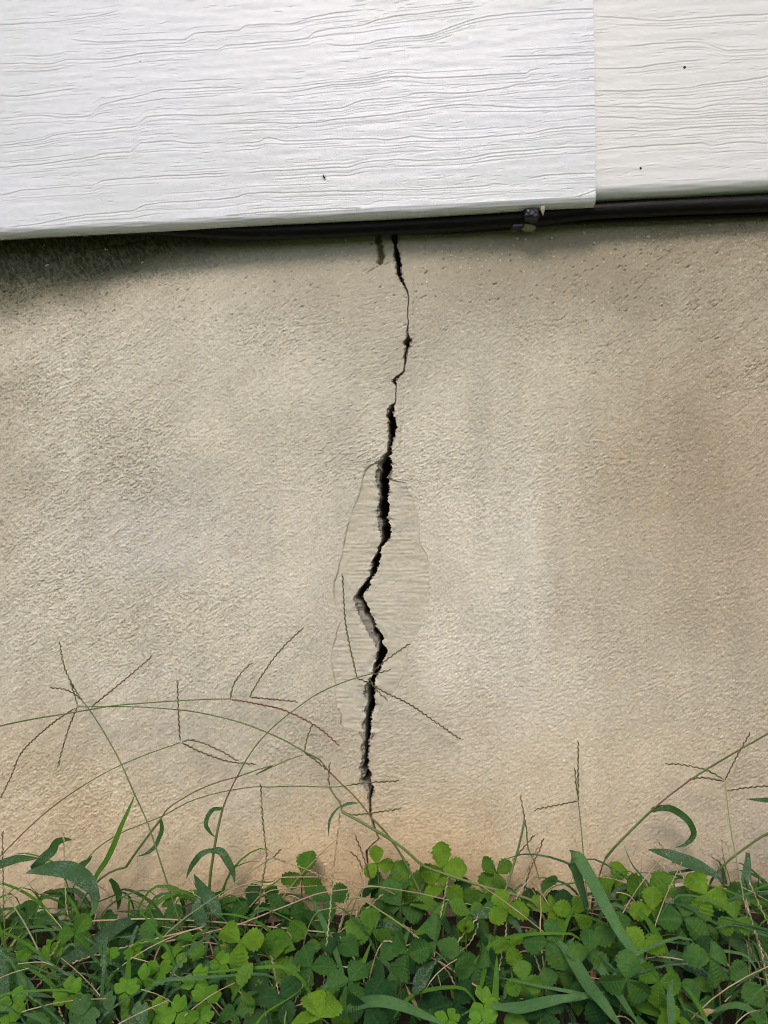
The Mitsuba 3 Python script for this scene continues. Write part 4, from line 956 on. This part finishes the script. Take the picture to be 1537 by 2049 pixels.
br, mi_, dk, dp = 'leaf_bright', 'leaf_mid', 'leaf_dark', 'leaf_deep'
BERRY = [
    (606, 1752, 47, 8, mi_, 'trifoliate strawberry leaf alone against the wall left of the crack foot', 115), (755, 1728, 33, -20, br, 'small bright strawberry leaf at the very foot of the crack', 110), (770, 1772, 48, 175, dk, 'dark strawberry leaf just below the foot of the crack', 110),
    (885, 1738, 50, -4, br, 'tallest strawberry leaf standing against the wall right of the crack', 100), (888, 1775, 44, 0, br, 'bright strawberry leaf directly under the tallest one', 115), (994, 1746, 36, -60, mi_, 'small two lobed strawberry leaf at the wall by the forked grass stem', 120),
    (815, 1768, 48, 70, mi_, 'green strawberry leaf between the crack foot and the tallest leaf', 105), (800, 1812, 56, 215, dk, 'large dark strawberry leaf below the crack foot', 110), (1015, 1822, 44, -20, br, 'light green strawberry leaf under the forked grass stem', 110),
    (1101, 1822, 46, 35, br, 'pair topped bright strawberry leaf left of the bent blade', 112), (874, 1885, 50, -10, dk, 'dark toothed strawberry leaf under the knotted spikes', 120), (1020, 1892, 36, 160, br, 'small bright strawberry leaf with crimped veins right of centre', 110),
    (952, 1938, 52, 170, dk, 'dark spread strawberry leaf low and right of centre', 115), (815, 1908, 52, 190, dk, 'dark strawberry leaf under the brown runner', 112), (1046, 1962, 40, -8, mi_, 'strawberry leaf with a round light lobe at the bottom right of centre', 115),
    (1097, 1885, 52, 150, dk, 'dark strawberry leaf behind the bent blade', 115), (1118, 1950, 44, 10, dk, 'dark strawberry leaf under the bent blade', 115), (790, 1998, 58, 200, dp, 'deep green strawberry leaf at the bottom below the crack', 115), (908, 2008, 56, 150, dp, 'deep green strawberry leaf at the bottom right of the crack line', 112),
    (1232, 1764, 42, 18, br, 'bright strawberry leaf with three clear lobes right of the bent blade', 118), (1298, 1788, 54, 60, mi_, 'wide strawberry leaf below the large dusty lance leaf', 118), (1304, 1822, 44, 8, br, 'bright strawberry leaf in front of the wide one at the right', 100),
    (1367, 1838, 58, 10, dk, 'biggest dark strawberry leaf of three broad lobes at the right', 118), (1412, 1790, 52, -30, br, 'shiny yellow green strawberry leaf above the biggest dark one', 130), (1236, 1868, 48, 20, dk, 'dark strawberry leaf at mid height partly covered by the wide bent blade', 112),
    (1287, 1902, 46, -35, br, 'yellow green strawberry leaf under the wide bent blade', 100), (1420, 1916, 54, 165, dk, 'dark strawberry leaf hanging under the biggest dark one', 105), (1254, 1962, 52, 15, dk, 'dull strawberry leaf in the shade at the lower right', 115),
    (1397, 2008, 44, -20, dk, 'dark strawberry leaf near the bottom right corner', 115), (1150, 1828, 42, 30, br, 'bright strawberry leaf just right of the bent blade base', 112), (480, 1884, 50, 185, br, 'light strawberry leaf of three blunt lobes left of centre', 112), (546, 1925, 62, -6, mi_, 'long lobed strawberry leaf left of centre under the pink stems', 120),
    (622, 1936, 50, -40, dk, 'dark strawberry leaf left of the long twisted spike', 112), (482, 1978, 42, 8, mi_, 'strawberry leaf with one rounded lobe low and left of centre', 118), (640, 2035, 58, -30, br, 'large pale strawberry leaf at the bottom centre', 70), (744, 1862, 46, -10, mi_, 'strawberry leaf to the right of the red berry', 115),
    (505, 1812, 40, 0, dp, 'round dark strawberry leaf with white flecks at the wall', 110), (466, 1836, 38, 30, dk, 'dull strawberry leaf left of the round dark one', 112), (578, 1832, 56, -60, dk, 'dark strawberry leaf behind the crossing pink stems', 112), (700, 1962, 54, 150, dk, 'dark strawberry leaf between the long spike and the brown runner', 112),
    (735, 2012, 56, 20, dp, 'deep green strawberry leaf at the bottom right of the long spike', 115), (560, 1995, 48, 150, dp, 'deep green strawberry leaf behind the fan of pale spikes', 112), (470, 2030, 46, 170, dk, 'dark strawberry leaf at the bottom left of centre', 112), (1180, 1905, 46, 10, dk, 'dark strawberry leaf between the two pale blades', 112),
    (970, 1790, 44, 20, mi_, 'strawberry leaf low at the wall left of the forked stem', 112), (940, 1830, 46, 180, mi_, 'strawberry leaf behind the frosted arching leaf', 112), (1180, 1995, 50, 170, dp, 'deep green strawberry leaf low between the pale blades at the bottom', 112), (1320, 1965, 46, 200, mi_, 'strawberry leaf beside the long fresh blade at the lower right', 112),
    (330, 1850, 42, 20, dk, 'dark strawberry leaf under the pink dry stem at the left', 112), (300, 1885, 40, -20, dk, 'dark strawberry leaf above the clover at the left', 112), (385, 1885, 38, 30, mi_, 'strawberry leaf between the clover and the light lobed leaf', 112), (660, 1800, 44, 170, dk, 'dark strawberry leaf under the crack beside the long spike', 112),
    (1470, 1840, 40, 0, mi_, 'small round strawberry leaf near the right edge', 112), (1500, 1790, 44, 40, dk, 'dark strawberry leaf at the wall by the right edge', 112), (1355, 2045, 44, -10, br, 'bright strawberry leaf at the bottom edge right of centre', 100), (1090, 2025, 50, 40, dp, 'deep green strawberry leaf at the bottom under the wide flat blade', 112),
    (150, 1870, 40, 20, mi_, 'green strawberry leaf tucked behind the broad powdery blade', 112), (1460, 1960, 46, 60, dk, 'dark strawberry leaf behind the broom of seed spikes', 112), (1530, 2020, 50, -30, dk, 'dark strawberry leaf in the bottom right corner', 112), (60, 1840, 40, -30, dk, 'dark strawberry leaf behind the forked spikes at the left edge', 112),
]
for px, py, size, rot, m, lab, sp in BERRY:
    trifoliate('strawberry_leaf', 'strawberry leaf', px, py, size, rot, m, lab, spread=sp)

CL, CD = 'clover_mat', 'clover_dusty'
CLOVER = [
    (354, 1910, 27, 5, CL, 'bright three leaf clover standing out left of centre'), (26, 2006, 27, 20, CL, 'bright clover in the bottom left corner'), (318, 1942, 24, 170, CL, 'clover below and left of the brightest one'), (285, 1964, 26, -5, CL, 'clover with a heart lobe pointing up at the lower left'),
    (34, 1925, 27, 10, CL, 'clover by the left edge under the forked spikes'), (138, 1990, 28, 20, CL, 'yellow green clover beside the tan spike base'), (100, 1905, 25, 190, CL, 'yellowish clover half hidden under the broad powdery blade'), (216, 1912, 19, 180, CL, 'tiny clover on a thin stalk under the tan spike'), (270, 1905, 18, 10, CL, 'tiny clover beside the upright blade'),
    (393, 1965, 27, 10, CL, 'clover in front of the smooth green leaf'), (410, 2000, 27, 60, CL, 'clover low and left of centre with round lobes'), (355, 2028, 28, 5, CL, 'clover at the bottom edge left of centre'), (400, 2038, 25, 170, CL, 'clover at the bottom edge beside a thin stem'), (310, 2030, 28, 15, CL, 'clover at the bottom under the upright blade'),
    (968, 2010, 30, -10, CL, 'clover at the bottom right of centre'), (898, 2040, 26, 40, CL, 'clover at the bottom edge right of the crack line'), (965, 2042, 28, 170, CL, 'clover cut by the bottom edge right of centre'), (208, 2020, 28, 30, CD, 'smaller dusty clover right of the larger dusty one at the bottom left'), (168, 2032, 32, -20, CD, 'dusty grey green clover with the larger lobes near the bottom left'),
    (275, 2045, 30, 10, CD, 'dusty clover on the bottom edge at left'), (20, 2048, 24, 20, CL, 'clover cut by the bottom left corner'), (250, 1985, 24, 60, CL, 'clover leaning on the upright blade at the lower left'), (440, 1930, 20, 20, CL, 'small clover beside the light lobed strawberry leaf'),
]
for px, py, size, rot, m, lab in CLOVER:
    trifoliate('clover', 'clover', px, py, size * 1.05, rot, m, lab, z=rng.uniform(.034, .046), kind='clover', spread=118)

# the berry, two green buds and some dry bits
t = thing('wild_strawberry', 'small dark red berry half hidden among the leaves', 'berry')
C = at(706, 1867, -0.078)
ic = trimesh.creation.icosphere(4, 1.0)
v = ic.vertices * .0050
bump = 1 + .12 * (meshkit.noise(v * 900, 3)[:, None] - .3)
part(t, 'fruit', (v * bump + C, ic.faces), 'berry_mat')
for k in range(5):
    a = k * 1.256
    m_, uv = blade([C + [0, .001, .0048], C + [math.cos(a) * .004, math.sin(a) * .003, .0058], C + [math.cos(a) * .008, math.sin(a) * .006, .004]], .004, n=8, nv=3)
    part(t, 'sepal', m_, 'leaf_mid', uv=uv)
part(t, 'stalk', tube([C + [0, .001, .005], C + [.004, .006, .012], C + [.008, .01, -.03]], .0005, 5), 'stem_green')
for px, py, lab in ((932, 1860, 'pale green flower bud among the leaves right of centre'), (512, 1897, 'yellow green flower bud between strawberry leaves left of centre')):
    t = thing('flower_bud', lab, 'bud')
    C = at(px, py, -.10)
    for k in range(6):
        a = k * 1.047
        o = np.array([math.cos(a), math.sin(a) * .6, 0])
        m_, uv = blade([C, C + o * .003 + [0, -.001, .003], C + o * .0016 + [0, -.002, .0075]], .0055, n=9, nv=5)
        part(t, 'sepal', m_, 'leaf_bright', uv=uv)
    part(t, 'stalk', tube([C, C + [.001, .003, -.03], C + [.002, .006, -.06]], .0006, 5), 'stem_green')
DRY = [('curled brown dead leaf in the dark gap at the lower right', [(1186, 1962), (1196, 1944), (1206, 1950), (1215, 1936)], 12, 'husk_mat', -.15), ('orange dead leaf blade at the far left', [(12, 1922), (20, 1905), (35, 1880), (45, 1868)], 13, 'straw_mat', -.11),
       ('orange straw lying over the strawberry leaves at the right', [(1330, 1777), (1360, 1771), (1400, 1770), (1452, 1782)], 7, 'straw_mat', -.055), ('split brown straw at the lower right', [(1376, 2010), (1368, 1990), (1364, 1972), (1362, 1960)], 8, 'husk_mat', -.16),
       ('pale dry flake on a leaf near the bottom right', [(1395, 2032), (1415, 2028), (1432, 2022)], 12, 'straw_mat', -.17), ('bent dry straw below the crack at the bottom', [(836, 2018), (822, 1990), (811, 1968)], 6, 'straw_mat', -.16)]
for lab, pts, w, m, y in DRY:
    t = thing('dry_leaf', lab, 'dead leaf')
    b_, uv = blade(world(pts, y, y - .004), w * .00036, fold=.5, n=20, twist=1.1)
    part(t, 'leaf', b_, m, uv=uv)

# ------------------------------------------------------------------ plants: the tangle underneath, too dense to count
g = np.random.default_rng(55)
pools = {m: ([], []) for m in ('leaf_dark', 'leaf_deep', 'leaf_mid', 'blade_dark', 'blade_dusty', 'blade_blue', 'blade_fresh', 'clover_mat')}


def pool(m, mesh, uv):
    pools[m][0].append(mesh); pools[m][1].append(uv)


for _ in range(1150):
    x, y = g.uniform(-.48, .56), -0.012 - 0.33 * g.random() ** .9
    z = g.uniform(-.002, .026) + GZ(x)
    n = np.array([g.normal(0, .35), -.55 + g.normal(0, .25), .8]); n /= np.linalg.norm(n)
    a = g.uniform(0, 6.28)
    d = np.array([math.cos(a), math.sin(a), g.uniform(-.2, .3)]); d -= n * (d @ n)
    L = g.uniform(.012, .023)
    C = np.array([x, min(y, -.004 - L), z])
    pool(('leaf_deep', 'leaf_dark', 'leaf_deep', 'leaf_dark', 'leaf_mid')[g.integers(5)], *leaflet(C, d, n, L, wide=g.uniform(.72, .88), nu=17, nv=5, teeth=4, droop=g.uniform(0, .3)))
for _ in range(1100):
    x, y = g.uniform(-.50, .58), -0.01 - 0.36 * g.random()
    if abs(x - .02) < .12 and g.random() < .55: continue
    a = g.uniform(0, 6.28); L = g.uniform(.025, .075)
    d = np.array([math.cos(a) * .8, math.sin(a) * .5 - .1, 0])
    P = np.array([[x, y, -.006], [x, y, -.006] + d * L * .35 + [0, 0, L * .45], [x, y, -.006] + d * L * .9 + [0, 0, L * g.uniform(.2, .62)]])
    P[:, 1] = np.minimum(P[:, 1], -.005)
    P[:, 2] = np.minimum(P[:, 2], .042) + GZ(x)
    pool(('blade_dark', 'blade_dusty', 'blade_dark', 'blade_blue')[g.integers(4)], *blade(P, g.uniform(.002, .0055), nrm=(g.normal(0, .3), -.6, .7), n=9, nv=3))
for _ in range(640):
    x = g.choice([g.uniform(-.46, -.10), g.uniform(.16, .52), g.uniform(-.46, .52)], p=[.5, .33, .17]); y = -0.015 - 0.30 * g.random()
    a = g.uniform(0, 6.28); L = g.uniform(.035, .095)
    d = np.array([math.cos(a), math.sin(a) * .45, 0]); o = np.array([x, y, GZ(x)])
    P = np.array([o + [0, 0, .005], o + d * L * .3 + [0, 0, L * g.uniform(.35, .55)], o + d * L * .75 + [0, 0, L * g.uniform(.4, .7)], o + d * L + [0, 0, L * g.uniform(.2, .7)]])
    P[:, 1] = np.minimum(P[:, 1], -.006)
    pool(('blade_fresh', 'blade_blue', 'blade_fresh', 'blade_dark', 'blade_dusty')[g.integers(5)], *blade(P, g.uniform(.0010, .0026), nrm=(g.normal(0, .3), -.6, .7), n=12, nv=3))
t = thing('undergrowth', 'dense dark tangle of small leaves and grass under the strawberry leaves', 'undergrowth', kind='stuff')
for m, (ms, uvs) in pools.items():
    if ms: part(t, 'leaves' if m.startswith(('leaf', 'clover')) else 'grass', join(ms), m, uv=np.vstack(uvs), kind='stuff')
ms = []
for i in range(300):
    x, y = g.uniform(-.4, .48), -0.012 - 0.3 * g.random()
    a = g.uniform(0, 6.28); L = g.uniform(.01, .05)
    p = np.array([x, y, g.uniform(0, .02 if i < 170 else .042) + GZ(x)]); d = np.array([math.cos(a), math.sin(a) * .6, g.uniform(-.1, .3)]) * L
    P = np.array([p, p + d * .5 + [0, 0, .003], p + d]); P[:, 1] = np.minimum(P[:, 1], -.004)
    ms.append(tube(smooth_path(P, 6), .0005 if i < 170 else .00035, 4))
for i in range(75):
    x, y = g.choice([g.uniform(-.42, -.08), g.uniform(.14, .45)], p=[.6, .4]), -0.03 - 0.2 * g.random()
    L = g.uniform(.05, .12); a = g.uniform(-1.3, 1.3)
    d = np.array([math.sin(a), g.uniform(-.3, .25), 0]) * L
    p = np.array([x, y, GZ(x)])
    P = np.array([p, p + d * .4 + [0, 0, L * .35], p + d + [0, 0, L * g.uniform(.25, .75)]]); P[:, 1] = np.minimum(P[:, 1], -.006)
    ms.append(tube(smooth_path(P, 9), np.linspace(.0005, .0003, 9), 4))
t = thing('dry_litter', 'bits of dry straw scattered between the plants', 'litter', kind='stuff')
part(t, 'straw', join(ms), 'straw_mat', kind='stuff')
